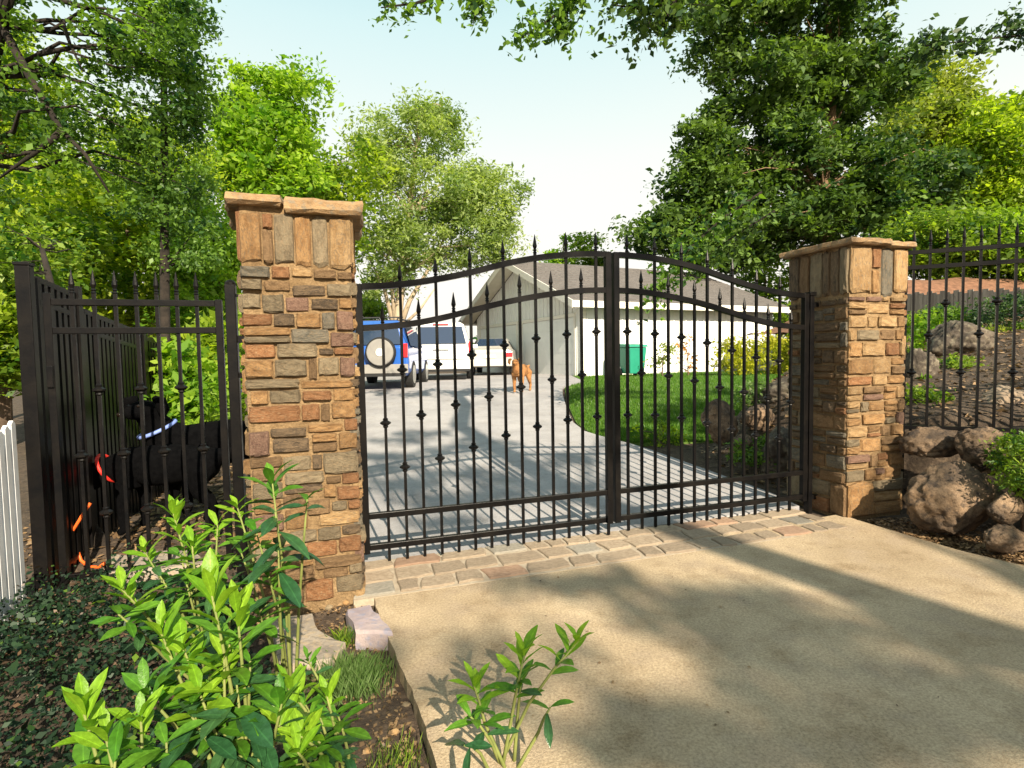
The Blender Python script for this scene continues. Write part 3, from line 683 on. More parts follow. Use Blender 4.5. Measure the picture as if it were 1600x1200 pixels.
for i, (x, y, r, m, lab) in enumerate([(592, 1034, 9, 'buff', 'pale pinkish pebble below the mauve block stone'), (634, 1094, 8, 'gray', 'grey pebble in the middle of the soil bed'),
      (667, 1092, 9, 'buff', 'tan pebble close to the slab edge'), (574, 1164, 8, 'buff', 'whitish pebble at the bottom of the soil bed'), (617, 1134, 7, 'buff', 'orange tinted pebble in the soil bed'),
      (655, 1046, 5, 'gray', 'tiny grey pebble by the slab edge'), (514, 944, 7, 'gray', 'grey pebble at the foot of the left pillar'), (540, 936, 6, 'tan', 'tan pebble against the left pillar'), (612, 1076, 10, 'gray', 'flat grey stone chip in the soil')]):
    small_rock(lab, x, y, r, m, 40 + i)

# ------------------------------------------------------------------ house
C0 = Vector((2.5, 18.9, .72)); hr = math.atan2(.435, .9)
hs = tag(empty('white_house', C0, hr), 'low white house with garage gable and brown shingle roof beyond the lawn', 'house')
LY, LX, HE, HP = 9.7, 9.4, 2.62, 4.6
ym = LY / 2
m = MB(); m.add([(0, 0, -.3), (0, LY, -.3), (0, LY, HE), (0, ym, HP), (0, 0, HE), (LX, 0, -.3), (LX, LY, -.3), (LX, LY, HE), (LX, ym, HP), (LX, 0, HE)],
    [(0, 1, 2, 3, 4)[::-1], (5, 6, 7, 8, 9), (0, 5, 9, 4), (1, 2, 7, 6), (4, 9, 8, 3), (3, 8, 7, 2)]); m.build('wall', M['siding'], hs)
tp = (HP - HE) / ym
def roofz(y): return HP + .05 - abs(y - ym) * tp
for side in (0, 1):
    ya = -.55 if side == 0 else LY + .55
    yr_ = ym
    V = []
    for x in (-.75, LX + .5):
        for y, dz in ((ya, 0), (yr_, 0), (yr_, .12), (ya, .12)): V.append((x, y, roofz(y) + dz))
    rfm = MB().add(V, [(0, 1, 2, 3), (7, 6, 5, 4), (3, 2, 6, 7), (0, 4, 5, 1), (0, 3, 7, 4)]); rfm.build('roof', M['shingle'], hs)
    # fascia along the eave and rake boards
    MB().box2((-.77, ya - .03 if side == 0 else ya, roofz(ya) - .1), (LX + .52, ya if side == 0 else ya + .03, roofz(ya) + .125)).build('fascia', M['trimw'], hs)
    rk = MB(); V = []
    for x in (-.79, -.752):
        for y, dz in ((ya, -.12), (yr_, -.12), (yr_, .135), (ya, .135)): V.append((x, y, roofz(y) + dz))
    rk.add(V, [(0, 1, 2, 3), (7, 6, 5, 4), (3, 2, 6, 7), (0, 4, 5, 1), (0, 3, 7, 4), (1, 5, 6, 2)]); rk.build('rake_board', M['trimw'], hs)
    MB().add([(-.75, ya, roofz(ya) - .004), (-.003, ya, roofz(ya) - .004), (-.003, yr_, roofz(yr_) - .004), (-.75, yr_, roofz(yr_) - .004)], [(0, 1, 2, 3)]).build('soffit', M['soffit'], hs)
# shingle courses as thin ledges
for side in (0,):
    for k in range(1, 16):
        y = -.55 + (ym + .55) * k / 16
        MB().box2((-.74, y - .02, roofz(y) + .112), (LX + .49, y + .02, roofz(y) + .135)).build('shingle_course', M['shingle'], hs)
bt = MB().box((0, 0, 0), (.03, .05, 1)).mesh('batten')
doors = [(.55, 4.55), (5.15, 9.15)]
k = 0; y = .1
while y < LY:
    zt = roofz(y) - .07; ind = any(a - .1 < y < b + .1 for a, b in doors); z0 = 2.26 if ind else 0
    o = link('batten', bt, M['siding'], hs, (-.015, y, (z0 + zt) / 2), slot=True); o.scale.z = zt - z0; y += .3
x = .15
bt2 = MB().box((0, 0, 0), (.05, .03, 1)).mesh('batten')
while x < LX:
    o = link('batten', bt2, M['siding'], hs, (x, -.015, 1.3), slot=True); o.scale.z = 2.6; x += .3
for a, b in doors:
    g = MB().box2((-.02, a, 0), (-.004, b, 2.1)).build('garage_door', M['garage'], hs)
    for r in range(5):
        MB().box2((-.034, a + .03, r * .42 + .015), (-.021, b - .03, r * .42 + .405)).build('door_panel', M['garage'], g)
    MB().box2((-.06, a - .12, 2.12), (-.003, b + .12, 2.24)).build('door_header', M['trimw'], hs)
    for q in (a - .1, b): MB().box2((-.05, q, 0), (-.003, q + .1, 2.118)).build('door_jamb', M['trimw'], hs)
MB().box2((-.03, -.03, 0), (.1, -.003, 2.55)).build('corner_board', M['trimw'], hs)
MB().box2((LX - .1, -.032, 0), (LX + .02, -.003, 2.55)).build('corner_board', M['trimw'], hs)

# green wheeled bin
c = at(988, 582, 18.2)
gb = tag(empty('wheeled_bin', (c.x, c.y, gz0(0, 18)), .35), 'green wheeled rubbish bin against the white house wall', 'bin')
m = MB(); V = []
for z, a, b in ((.08, .27, .30), (.95, .33, .37)): V += [(-a, -b, z), (a, -b, z), (a, b, z), (-a, b, z)]
m.add(V, [(3, 2, 1, 0), (4, 5, 6, 7), (0, 1, 5, 4), (1, 2, 6, 5), (2, 3, 7, 6), (3, 0, 4, 7)]); m.build('body', M['bin_green'], gb, bev=.03)
MB().add([(-.36, -.42, .955), (.36, -.42, .955), (.36, .40, .955), (-.36, .40, .955), (-.34, -.38, 1.03), (.34, -.38, 1.03), (.34, .38, 1.08), (-.34, .38, 1.08)], [(3, 2, 1, 0), (4, 5, 6, 7), (0, 1, 5, 4), (1, 2, 6, 5), (2, 3, 7, 6), (3, 0, 4, 7)]).build('lid', M['bin_green'], gb, bev=.02)
for s in (-1, 1): MB().lathe([(.13, -.03), (.13, .03)], (s * .3, .3, .13), 16, 'x').build('wheel', M['rubber'], gb)
MB().tube([(-.3, .43, .95), (.3, .43, .95)], .015, 6).build('handle', M['bin_green'], gb)

# weathered board fence on the hill, right
bf = empty('board_fence', (0, 0, 0)); tag(bf, 'weathered grey wooden board fence high on the slope at right', 'fence')
A = at(1395, 500, 15); B = at(1640, 520, 12.0)
for i in range(34):
    t = i / 33; p = A.lerp(B, t); zt = at(1400 + 200 * t, 458 - 10 * t, p.y).z - .04 * (i % 3)
    d = (B - A).xy.normalized(); 
    MB().box((p.x, p.y, (p.z - .7 + zt) / 2), (.125, .022, zt - p.z + .7), rz=math.atan2(d.y, d.x)).build('plank', M['oldwood'], bf)
MB().box(((A.x + B.x) / 2, (A.y + B.y) / 2 + .05, A.z + .2), ((B - A).xy.length, .04, .09), rz=math.atan2(d.y, d.x)).build('rail', M['oldwood'], bf)
# russet bark-covered bank crest above it
bh = MB(); 
struct('bark_bank', grid_mesh('bark_bank', list(np.linspace(9.0, 22, 30)), list(np.linspace(15.5, 21, 14)), lambda x, y: 2.1 + 1.75 * smooth(15.5, 19, y) * smooth(9, 13.5, x) + nz(x, y, 1, .15)), M['redroof'])

# ------------------------------------------------------------------ cars (seen from behind; each looks along +y)
def car(name, label, loc, rz, paint, W, prof, wheels, glass_rear, kind):
    """prof: list of (y, zlow, zbelt, zroof, half_belt, half_roof)"""
    root = tag(empty(name, loc, rz), label, 'car', 'cars parked by the garage')
    m = MB(); V = []; n = 12
    for (y, zl, zb, zr, hb, hr_) in prof:
        zc = (zl + zb) / 2
        V += [(-hb * .9, y, zl), (-hb * .99, y, zl + .1), (-hb, y, zc), (-hb * .96, y, zb), (-hr_, y, zr - .07), (-hr_ * .85, y, zr),
              (hr_ * .85, y, zr), (hr_, y, zr - .07), (hb * .96, y, zb), (hb, y, zc), (hb * .99, y, zl + .1), (hb * .9, y, zl)]
    k = len(prof)
    Fc = [(i * n + j, (i + 1) * n + j, (i + 1) * n + (j + 1) % n, i * n + (j + 1) % n) for i in range(k - 1) for j in range(n)]
    Fc += [tuple(range(n)), tuple((k - 1) * n + j for j in range(n))[::-1]]
    b = m.add(V, Fc).build('body', paint, root, bev=.02, sm=False)
    for s in (-1, 1):
        for y in wheels[0]:
            r = wheels[1]; q = (s * (W / 2 - .1), y, r)
            t = MB().lathe([(r * .7, -.1), (r * .96, -.1), (r, -.06), (r, .06), (r * .96, .1), (r * .7, .1)], q, 24, 'x').build('wheel', M['rubber'], root, sm=False)
            MB().lathe([(r * .66, -.105), (r * .62, -.112), (r * .1, -.09)] if s < 0 else [(r * .1, .09), (r * .62, .112), (r * .66, .105)], q, 20, 'x').build('rim', M['alloy'], t)
    return root
# white SUV
c = at(690, 590, 17.2)
wsuv = car('parked_suv', 'white sport utility car with dark rear window parked in the middle by the garage', (c.x, c.y, .75), .06, M['carwhite'], 1.95,
    [(0, .36, .95, 1.1, .93, .82), (.03, .32, 1.0, 1.1, .97, .85), (.12, .3, 1.08, 1.72, .975, .70), (.3, .3, 1.08, 1.84, .975, .73), (1.5, .3, 1.07, 1.86, .975, .74), (2.6, .3, 1.05, 1.8, .97, .72), (3.4, .3, 1.05, 1.2, .97, .86), (4.5, .32, .9, 1.0, .95, .85), (4.75, .38, .75, .85, .85, .75)],
    ((.95, 3.75), .38), None, 'suv')
def quad(root, name, pts, m): return MB().add(pts, [(0, 1, 2, 3)]).build(name, m, root)
def panel(root, name, x0, x1, z0, z1, y0, y1, m, topin=0, th=.02):
    """a panel on the rear: y0 at z0, y1 at z1"""
    V = [(x0, y0, z0), (x1, y0, z0), (x1 - topin, y1, z1), (x0 + topin, y1, z1), (x0, y0 + th + .03, z0), (x1, y0 + th + .03, z0), (x1 - topin, y1 + th + .03, z1), (x0 + topin, y1 + th + .03, z1)]
    return MB().add(V, [(0, 1, 2, 3), (7, 6, 5, 4), (0, 4, 5, 1), (1, 5, 6, 2), (2, 6, 7, 3), (3, 7, 4, 0)]).build(name, m, root, bev=.008)
panel(wsuv, 'rear_window', -.80, .80, 1.16, 1.70, -.005, .10, M['glass'], .13)
for s in (-1, 1): panel(wsuv, 'tail_light', s * .93 - .055, s * .93 + .045, .82, 1.22, -.03, -.02, M['redlens'])
panel(wsuv, 'bumper', -.96, .96, .36, .62, -.12, -.10, M['carwhite'])
panel(wsuv, 'bumper_trim', -.90, .90, .28, .37, -.09, -.11, M['plastic'])
panel(wsuv, 'number_plate', -.2, .2, .74, .88, -.035, -.03, M['plate'])
panel(wsuv, 'high_brake_light', -.25, .25, 1.75, 1.79, .085, .09, M['redlens'])
MB().box((0, -.045, .98), (.5, .02, .05)).build('handle', M['alloy'], wsuv)
panel(wsuv, 'door_seam', -.85, .85, .66, .675, -.022, -.022, M['plastic'])
for s in (-1, 1):
    MB().tube([(s * .62, .4, 1.86), (s * .62, .5, 1.91), (s * .62, 2.4, 1.9), (s * .62, 2.5, 1.84)], .02, 6).build('roof_rail', M['plastic'], wsuv)
    V = [(s * .972, .35, 1.12), (s * .972, 2.9, 1.1), (s * .80, 2.5, 1.7), (s * .80, .45, 1.72)]
    quad(wsuv, 'side_window', V if s > 0 else V[::-1], M['glass'])
    MB().box((s * 1.06, 3.0, 1.12), (.18, .08, .14)).build('mirror', M['carwhite'], wsuv, bev=.02)
# blue SUV with the spare wheel
c = at(584, 603, 13.3)
bsuv = car('parked_suv', 'blue sport utility car with a covered spare wheel on its tailgate, nearest the gate', (c.x, c.y, .70), .02, M['carblue'], 1.75,
    [(0, .38, .95, 1.05, .83, .76), (.03, .36, 1.0, 1.08, .86, .78), (.1, .34, 1.05, 1.62, .87, .64), (.3, .34, 1.05, 1.72, .87, .66), (1.5, .34, 1.04, 1.74, .87, .67), (2.2, .34, 1.02, 1.68, .87, .65), (2.9, .34, 1.0, 1.12, .86, .76), (3.8, .36, .88, .96, .84, .74), (4.0, .4, .75, .82, .76, .68)],
    ((.75, 3.15), .36), None, 'suv')
panel(bsuv, 'rear_window', -.70, .70, 1.12, 1.58, -.01, .08, M['glass'], .1)
for s in (-1, 1): panel(bsuv, 'tail_light', s * .80 - .05, s * .80 + .05, .80, 1.14, -.03, -.02, M['redlens'])
panel(bsuv, 'bumper', -.87, .87, .42, .64, -.13, -.11, M['spare'])
panel(bsuv, 'bumper_trim', -.8, .8, .34, .43, -.1, -.12, M['plastic'])
sp = MB().lathe([(.30, -.02), (.36, -.04), (.375, -.12), (.36, -.19), (.33, -.215)], (.22, 0, .93), 32, 'y').build('spare_wheel', M['rubber'], bsuv)
MB().lathe([(.325, -.215), (.31, -.235), (.20, -.238), (.01, -.245)], (.22, 0, .93), 32, 'y').build('wheel_cover', M['spare'], sp)
MB().lathe([(.10, -.24), (.09, -.26), (.01, -.262)], (.22, 0, .93), 16, 'y').build('cover_badge', M['trimw'], sp)
for s in (-1, 1):
    MB().tube([(s * .55, .35, 1.73), (s * .55, .45, 1.80), (s * .55, 2.0, 1.80), (s * .55, 2.1, 1.72)], .018, 6).build('roof_rail', M['plastic'], bsuv)
    V = [(s * .868, .35, 1.09), (s * .868, 2.5, 1.06), (s * .72, 2.15, 1.6), (s * .73, .4, 1.62)]
    quad(bsuv, 'side_window', V if s > 0 else V[::-1], M['glass'])
for y in (.6, 1.7): MB().box((0, y, 1.82), (1.3, .05, .03)).build('roof_bar', M['plastic'], bsuv)
# silver saloon
c = at(766, 586, 20.5)
sed = car('parked_saloon', 'silver saloon car parked beside the garage door, behind the white one', (c.x, c.y, .76), -.05, M['carsilver'], 1.8,
    [(0, .4, .78, .88, .80, .72), (.05, .34, .9, .98, .88, .78), (.5, .3, .95, 1.03, .9, .80), (.95, .3, .95, 1.2, .9, .68), (1.4, .28, .95, 1.42, .9, .58), (2.4, .28, .93, 1.46, .9, .60), (3.1, .28, .92, 1.2, .9, .68), (3.5, .3, .9, .98, .89, .76), (4.5, .34, .7, .76, .84, .72), (4.65, .4, .6, .66, .7, .6)],
    ((.9, 3.7), .33), None, 'saloon')
MB().add([(-.66, .62, 1.06), (.66, .62, 1.06), (.52, 1.34, 1.42), (-.52, 1.34, 1.42)], [(0, 1, 2, 3)]).build('rear_window', M['glass'], sed)
for s in (-1, 1): panel(sed, 'tail_light', s * .72 - .13, s * .72 + .13, .70, .86, -.03, -.01, M['redlens'])
panel(sed, 'bumper', -.86, .86, .36, .60, -.09, -.06, M['carsilver'])
panel(sed, 'number_plate', -.22, .22, .66, .78, -.03, -.02, M['plate'])
for s in (-1, 1): quad(sed, 'side_window', [(s * .875, 1.1, .99), (s * .875, 2.9, .97), (s * .66, 2.5, 1.4), (s * .66, 1.45, 1.38)][::s], M['glass'])

# ------------------------------------------------------------------ dogs
def skin_mesh(verts, edges, radii, sub=2):
    me = bpy.data.meshes.new('tmp'); me.from_pydata([tuple(v) for v in verts], edges, [])
    o = bpy.data.objects.new('tmp', me); col.objects.link(o)
    sk = o.modifiers.new('s', 'SKIN'); sk.use_smooth_shade = True
    if not me.skin_vertices: me.skin_vertices.new()
    for i, r in enumerate(radii):
        r = r if hasattr(r, '__len__') else (r, r)
        me.skin_vertices[0].data[i].radius = r
    me.skin_vertices[0].data[0].use_root = True
    sb = o.modifiers.new('b', 'SUBSURF'); sb.levels = sub; sb.render_levels = sub
    dg = bpy.context.evaluated_depsgraph_get(); ev = o.evaluated_get(dg); out = bpy.data.meshes.new_from_object(ev)
    bpy.data.objects.remove(o); out.polygons.foreach_set('use_smooth', [True] * len(out.polygons)); return out
def dog(label, loc, rz, fur, band, head, scale=1, legs=None, tail=(-.62, 0, .62), curly=False):
    """faces +x. head: (neck mid, skull, muzzle end) points"""
    root = tag(empty('dog', loc, rz), label, 'dog', 'dogs on the drive')
    root.scale = (scale,) * 3
    nk, sk, mz = [Vector(p) for p in head]
    V = [(0, 0, .50), (.17, 0, .49), (.29, 0, .52), (-.16, 0, .52), (-.29, 0, .54)]; Rr = [(.15, .17), (.155, .20), (.14, .16), (.12, .135), (.135, .14)]
    E = [(0, 1), (1, 2), (0, 3), (3, 4)]
    i = len(V); V += [nk, sk, sk.lerp(mz, .55), mz]; Rr += [.085, .092, .055, .038]; E += [(2, i), (i, i + 1), (i + 1, i + 2), (i + 2, i + 3)]
    for s in (-1, 1):   # front legs
        i = len(V); o = .03 * s
        V += [(.25, s * .10, .42), (.22 + o, s * .105, .30), (.235 + o, s * .105, .16), (.225 + o, s * .105, .05), (.27 + o, s * .105, .022)]
        Rr += [.07, .05, .034, .03, .034]; E += [(1, i)] + [(i + k, i + k + 1) for k in range(4)]
    for s in (-1, 1):   # hind legs: knee forward, hock back
        i = len(V); o = -.04 * s
        V += [(-.27, s * .10, .44), (-.20 + o, s * .105, .31), (-.33 + o, s * .105, .19), (-.30 + o, s * .105, .06), (-.26 + o, s * .105, .022)]
        Rr += [.09, .06, .036, .03, .034]; E += [(4, i)] + [(i + k, i + k + 1) for k in range(4)]
    i = len(V); V += [(-.40, 0, .57), Vector(tail) * .75 + Vector((-.1, 0, .14)), tail]; Rr += [.045, .03, .018]; E += [(4, i), (i, i + 1), (i + 1, i + 2)]
    me = skin_mesh(V, E, Rr)
    if curly:
        for v in me.vertices: v.co += v.co.normalized() * .02 * noise.noise(v.co * 25)
    b = link('body', me, fur, root)
    d = (mz - sk).normalized(); side = d.cross(Vector((0, 0, 1))).normalized(); up = side.cross(d)
    for s in (-1, 1):
        base = sk + side * s * .075 + up * .055 - d * .02
        e_ = MB().tube([base, base + side * s * .05 - up * .01 + d * .01, base + side * s * .062 - up * .07 + d * .015, base + side * s * .05 - up * .125 + d * .02], [.022, .034, .036, .01], 8)
        e_.build('ear', fur, root, sm=True)
        MB().lathe([(.001, -.011), (.009, -.006), (.011, 0), (.009, .006), (.001, .011)], sk + d * .075 + side * s * .04 + up * .035, 8).build('eye', M['eye'], root, sm=True)
    MB().lathe([(.004, -.016), (.017, -.008), (.018, .006), (.006, .014)], mz + d * .03 + up * .012, 8).build('nose', M['eye'], root, sm=True)
    if band:
        c = nk.lerp(Vector(V[2]), .25) ; ax = (sk - Vector(V[2])).normalized(); a = ax.cross(Vector((0, 1, .01))).normalized(); bb = ax.cross(a)
        ring = [c + (a * math.cos(t) + bb * math.sin(t)) * .112 for t in np.linspace(0, 2 * math.pi, 25)]
        MB().tube(ring, .013, 6, cap=False).build('collar', band, root, sm=True)
    return root
p = at(262, 800, 4.15)
dog('black dog with red collar lowering its grizzled head behind the pedestrian gate', (p.x, p.y, .2), R_(180 + 12), M['blackfur'], M['redband'],
    ((.42, 0, .50), (.53, .0, .40), (.62, 0, .25)), 1.0)
p = at(345, 800, 4.5)
dog('black dog with pale blue collar standing behind, head raised by the left pillar', (p.x, p.y, .2), R_(180 + 25), M['blackfur'], M['blueband'],
    ((.36, 0, .66), (.40, .03, .77), (.49, .14, .74)), 1.22)
p = hit(815, 613)
dog('curly golden brown dog standing alone on the rear driveway', (p.x, p.y, gz0(p.x, p.y)), R_(250), M['brownfur'], None,
    ((.36, 0, .62), (.43, 0, .73), (.54, .02, .68)), .98, curly=True)
# grizzled face patch of the first dog is its muzzle; orange strap
pts = [at(x, y, Y) for x, y, Y in ((141, 786, 3.75), (128, 806, 3.72), (115, 828, 3.7), (104, 830, 3.7), (92, 831, 3.7))]
pts2 = [at(x, y, Y) for x, y, Y in ((104, 830, 3.7), (112, 845, 3.74), (121, 860, 3.76), (127, 876, 3.75), (140, 886, 3.72), (155, 886, 3.7), (167, 878, 3.7))]
st = tag(empty('dog_lead', pts[2]), 'bright orange dog lead looped by the pedestrian gate', 'dog lead')
for q, nm in ((pts, 'strap'), (pts2, 'strap')): MB().tube([v - pts[2] for v in q], .011, 6).build(nm, M['orangeband'], st, sm=True)

# ------------------------------------------------------------------ vegetation
def crown_points(ells, n_clumps, per, cr, shell=.6, aniso=(.62, .62, .4)):
    vols = np.array([e[2] if len(e) > 2 else (e[1][0] * e[1][1] * e[1][2]) ** .75 for e in ells]); pr = vols / vols.sum()
    idx = rng.choice(len(ells), n_clumps, p=pr); cs = []
    for i in idx:
        c, r = ells[i][:2]; d = rng.normal(size=3); d /= np.linalg.norm(d); rad = shell + (1 - shell) * rng.random() if rng.random() < .72 else rng.random() ** .4
        cs.append(np.array(c) + d * np.array(r) * rad)
    cs = np.array(cs); pts = []
    k = rng.integers(int(per * .6), int(per * 1.4), n_clumps); tone = rng.random(n_clumps)
    C = np.repeat(cs, k, 0) + np.clip(rng.normal(size=(k.sum(), 3)), -1.7, 1.7) * np.repeat(cr * (.5 + .9 * rng.random(n_clumps)), k)[:, None] * np.array(aniso)
    A = np.clip(np.repeat(tone, k) * .85 + rng.random(k.sum()) * .4 - .12, 0, 1)
    return cs, C, A
def E(x0, y0, x1, y1, Y, dy):        # crown ellipsoid that fills photo box at distance Y
    c = at((x0 + x1) / 2, (y0 + y1) / 2, Y); return (tuple(c), ((x1 - x0) / 2 / F * Y, dy, (y1 - y0) / 2 / F * Y))
def tree(name, label, cat, trunk, tr, ells, lm, bark, nc, per, cr, size, limbs=18, group=None, flat=.35, ratio=.55, shell=.6, extra=None, droop=0, aniso=(.62, .62, .4)):
    trunk = [Vector(p) for p in trunk]; base = trunk[0]
    root = tag(empty(name, base), label, cat, group)
    tm = MB(); k = len(trunk); tm.tube([p - base for p in trunk], [tr * (1 - .8 * (i / (k - 1)) ** .8) + .006 for i in range(k)], 10)
    cs, C, A = crown_points(ells, nc, per, cr, shell, aniso)
    lim = rng.choice(len(cs), min(limbs, len(cs)), replace=False)
    for i in lim:
        c = Vector(cs[i]); j = min(range(max(1, k // 3), k), key=lambda q: (trunk[q] - c).length + max(0, trunk[q].z - c.z) * 1.2)
        a = trunk[j]; mid = a.lerp(c, .5) + Vector((rng.normal() * .1, rng.normal() * .1, .12 * (c - a).length))
        q1 = a.lerp(mid, .5) + Vector(rng.normal(size=3)) * .05 * (c - a).length; r0 = max(.008, tr * .24 * (1 - .6 * j / k))
        tm.tube([a - base, q1 - base, mid - base, mid.lerp(c, .5) + Vector(rng.normal(size=3)) * .04 * (c - a).length - base, c - base], [r0, r0 * .8, r0 * .55, r0 * .35, r0 * .15], 6, cap=False)
    if extra:
        for pts, r in extra:
            kk = len(pts); tm.tube([Vector(p) - base for p in pts], [r * (1 - .75 * i / (kk - 1)) for i in range(kk)], 7)
    tm.build('trunk', bark, root, sm=True)
    V, a = leaf_quads(C - np.array(base), size, flat, ratio=ratio, attr=A, droop=droop)
    link('crown', npmesh('crown', V, 4, a), LM[lm], root)
    return root
def zt(x, Y, y): return at(x, y, Y)
# T1: big spreading oak at top left, its dark limbs against the sky
tree('oak_tree', 'dark spreading oak at the top left with black limbs against the sky', 'tree',
     [(-9.4, 8, -.4), (-9.2, 8, 1.5), at(-60, 250, 8), at(-20, 120, 7.6), at(0, 40, 7.4), at(30, -60, 7)], .22,
     [E(-120, -80, 150, 110, 7.5, 1.6), E(60, -90, 330, 100, 7.6, 1.3), E(120, 40, 330, 210, 8, 1.2), E(-60, 100, 120, 300, 7.6, 1.0), E(120, 150, 300, 330, 8.2, 1.1)], 'darkoak', M['bark_dark'], 135, 105, .24, .07, limbs=22,
     extra=[([at(0, 35, 7.4), at(52, 130, 7.4), at(95, 203, 7.4), at(133, 241, 7.4), at(170, 300, 7.5)], .055), ([at(95, 206, 7.4), at(60, 235, 7.4), at(31, 255, 7.4), at(-10, 285, 7.4)], .045),
            ([at(60, 85, 7.5), at(110, 75, 7.5), at(157, 70, 7.5), at(224, 84, 7.6), at(259, 101, 7.7)], .035), ([at(98, 35, 7.3), at(110, 70, 7.3), at(130, 112, 7.3)], .03),
            ([at(-20, 0, 7.4), at(60, -10, 7.4), at(160, 20, 7.4), at(250, 60, 7.5)], .05)])
# T2: tall slender tree with a straight trunk
tree('conifer_tree', 'tall slender dark tree with one straight trunk behind the pedestrian gate', 'tree',
     [hit(262, 690)] + [at(258 - (560 - y) * .004, y, 8.6) for y in (560, 420, 300, 180, 60, -80, -200)], .085,
     [E(205, -120, 325, 60, 8.6, .7), E(190, 20, 335, 200, 8.6, .7), E(195, 180, 345, 330, 8.6, .7), E(200, 300, 340, 430, 8.6, .6)], 'darkoak', M['bark_dark'], 150, 115, .24, .062, limbs=30, flat=.1)
# T3.. yellow-green trees filling the left
for i, (bx, Y, lm, nc, lab, bk) in enumerate([
    ((-140, 60, 130, 330), 12.5, 'yellowgreen', 110, 'sunlit yellow green tree at far left below the oak limbs', 'bark_warm'),
    ((60, 250, 330, 520), 12.0, 'yellowgreen', 150, 'mid green leafy tree behind the slatted side fence', 'bark'),
    ((-120, 300, 110, 600), 9.0, 'yellowgreen', 150, 'leafy green tree left of the wide black post', 'bark'),
    ((130, 190, 330, 400), 15.0, 'yellowgreen', 80, 'yellow green tree behind the slender dark tree', 'bark'),
    ((270, 330, 400, 560), 12.0, 'lime', 90, 'bright green tree filling the gap left of the left pillar', 'bark')]):
    x0, y0, x1, y1 = bx; e = [E(x0, y0, x1, (y0 * .4 + y1 * .6), Y, 1.6), E(x0 + 20, (y0 + y1) / 2, x1 - 10, y1, Y, 1.5)]
    xm = (x0 + x1) / 2; g = at(xm, 560, Y)
    tree('broadleaf_tree', lab, 'tree', [(g.x, g.y, -.3), (g.x + .1, g.y, 1.5), at(xm + 10, y0 * .4 + y1 * .6, Y), at(xm, y0 * .8 + y1 * .2, Y)], .13, e, lm, M[bk], int(nc * 1.35), 150, .42, .105, group='background trees at left')
# T5 lime tree in the gap
g = at(430, 560, 18)
tree('broadleaf_tree', 'bright lime green tree whose two tops rise above the left pillar', 'tree', [(g.x, g.y, .3), at(428, 400, 18), at(426, 280, 18), at(425, 150, 18)], .16,
     [E(360, 112, 450, 200, 18, 1.0), E(425, 110, 496, 210, 18, .9), E(345, 165, 495, 270, 18, 1.3), E(350, 240, 505, 340, 18, 1.4), E(330, 150, 400, 330, 18, 1)], 'lime', M['bark'], 150, 160, .5, .16, group='background trees at left')
g = at(520, 560, 21)
tree('broadleaf_tree', 'rounded yellow green tree peeping between the lime tree and the pale tree', 'tree', [(g.x, g.y, .3), at(520, 400, 21), at(520, 260, 21)], .16,
     [E(480, 205, 590, 330, 21, 1.5), E(470, 270, 580, 400, 21, 1.4)], 'yellowgreen', M['bark'], 60, 120, .6, .16, group='background trees at left')
# T6 pale feathery tree behind the cars
g = at(622, 575, 24)
def A_(x, y): return at(x, y, 24)
tree('willow_tree', 'large pale feathery tree with several leaning stems behind the parked cars', 'tree', [(g.x, g.y, .5), A_(620, 520), A_(628, 430), A_(640, 330), A_(650, 230), A_(660, 170)], .26,
     [E(560, 170, 640, 330, 24, 2), E(630, 150, 720, 280, 24, 2), E(600, 240, 780, 360, 24, 2.2), E(700, 250, 822, 370, 24, 1.8), E(560, 320, 720, 430, 24, 2.2), E(690, 330, 815, 420, 24, 1.8), E(560, 400, 660, 470, 24, 1.5), E(655, 155, 695, 215, 24, .8)],
     'pale', M['bark_pale'], 300, 190, .62, .16, limbs=60, shell=.45, ratio=.4, droop=.3,
     extra=[([A_(618, 520), A_(600, 450), A_(575, 400)], .12), ([A_(620, 525), A_(640, 470), A_(670, 420), A_(700, 360)], .14), ([A_(618, 520), A_(612, 440), A_(600, 360)], .12), ([A_(616, 520), A_(655, 485), A_(680, 450)], .09)])
for x0, y0, x1, y1, lm, lab in ((855, 372, 905, 420, 'lime', 'tiny distant yellow tree above the left half of the roof'), (898, 364, 950, 420, 'bush', 'tiny distant green tree beside the gate meeting post'), (560, 440, 600, 500, 'bush', 'distant dark shrub behind the blue car'), (1150, 400, 1240, 470, 'bush', 'green tree behind the right end of the house roof')):
    Y = 38 if x0 > 800 and x0 < 1000 else 30; g = at((x0 + x1) / 2, 545, Y)
    tree('broadleaf_tree', lab, 'tree', [(g.x, g.y, .5), at((x0 + x1) / 2, (y0 + y1) / 2 + 20, Y), at((x0 + x1) / 2, y0 + 10, Y)], .15, [E(x0, y0, x1, y1, Y, 1.5), E(x0 - 10, y1 - 20, x1 + 10, y1 + 40, Y, 1.5)], lm, M['bark'], 30, 110, .6, .22, limbs=8, group='distant trees behind the house')
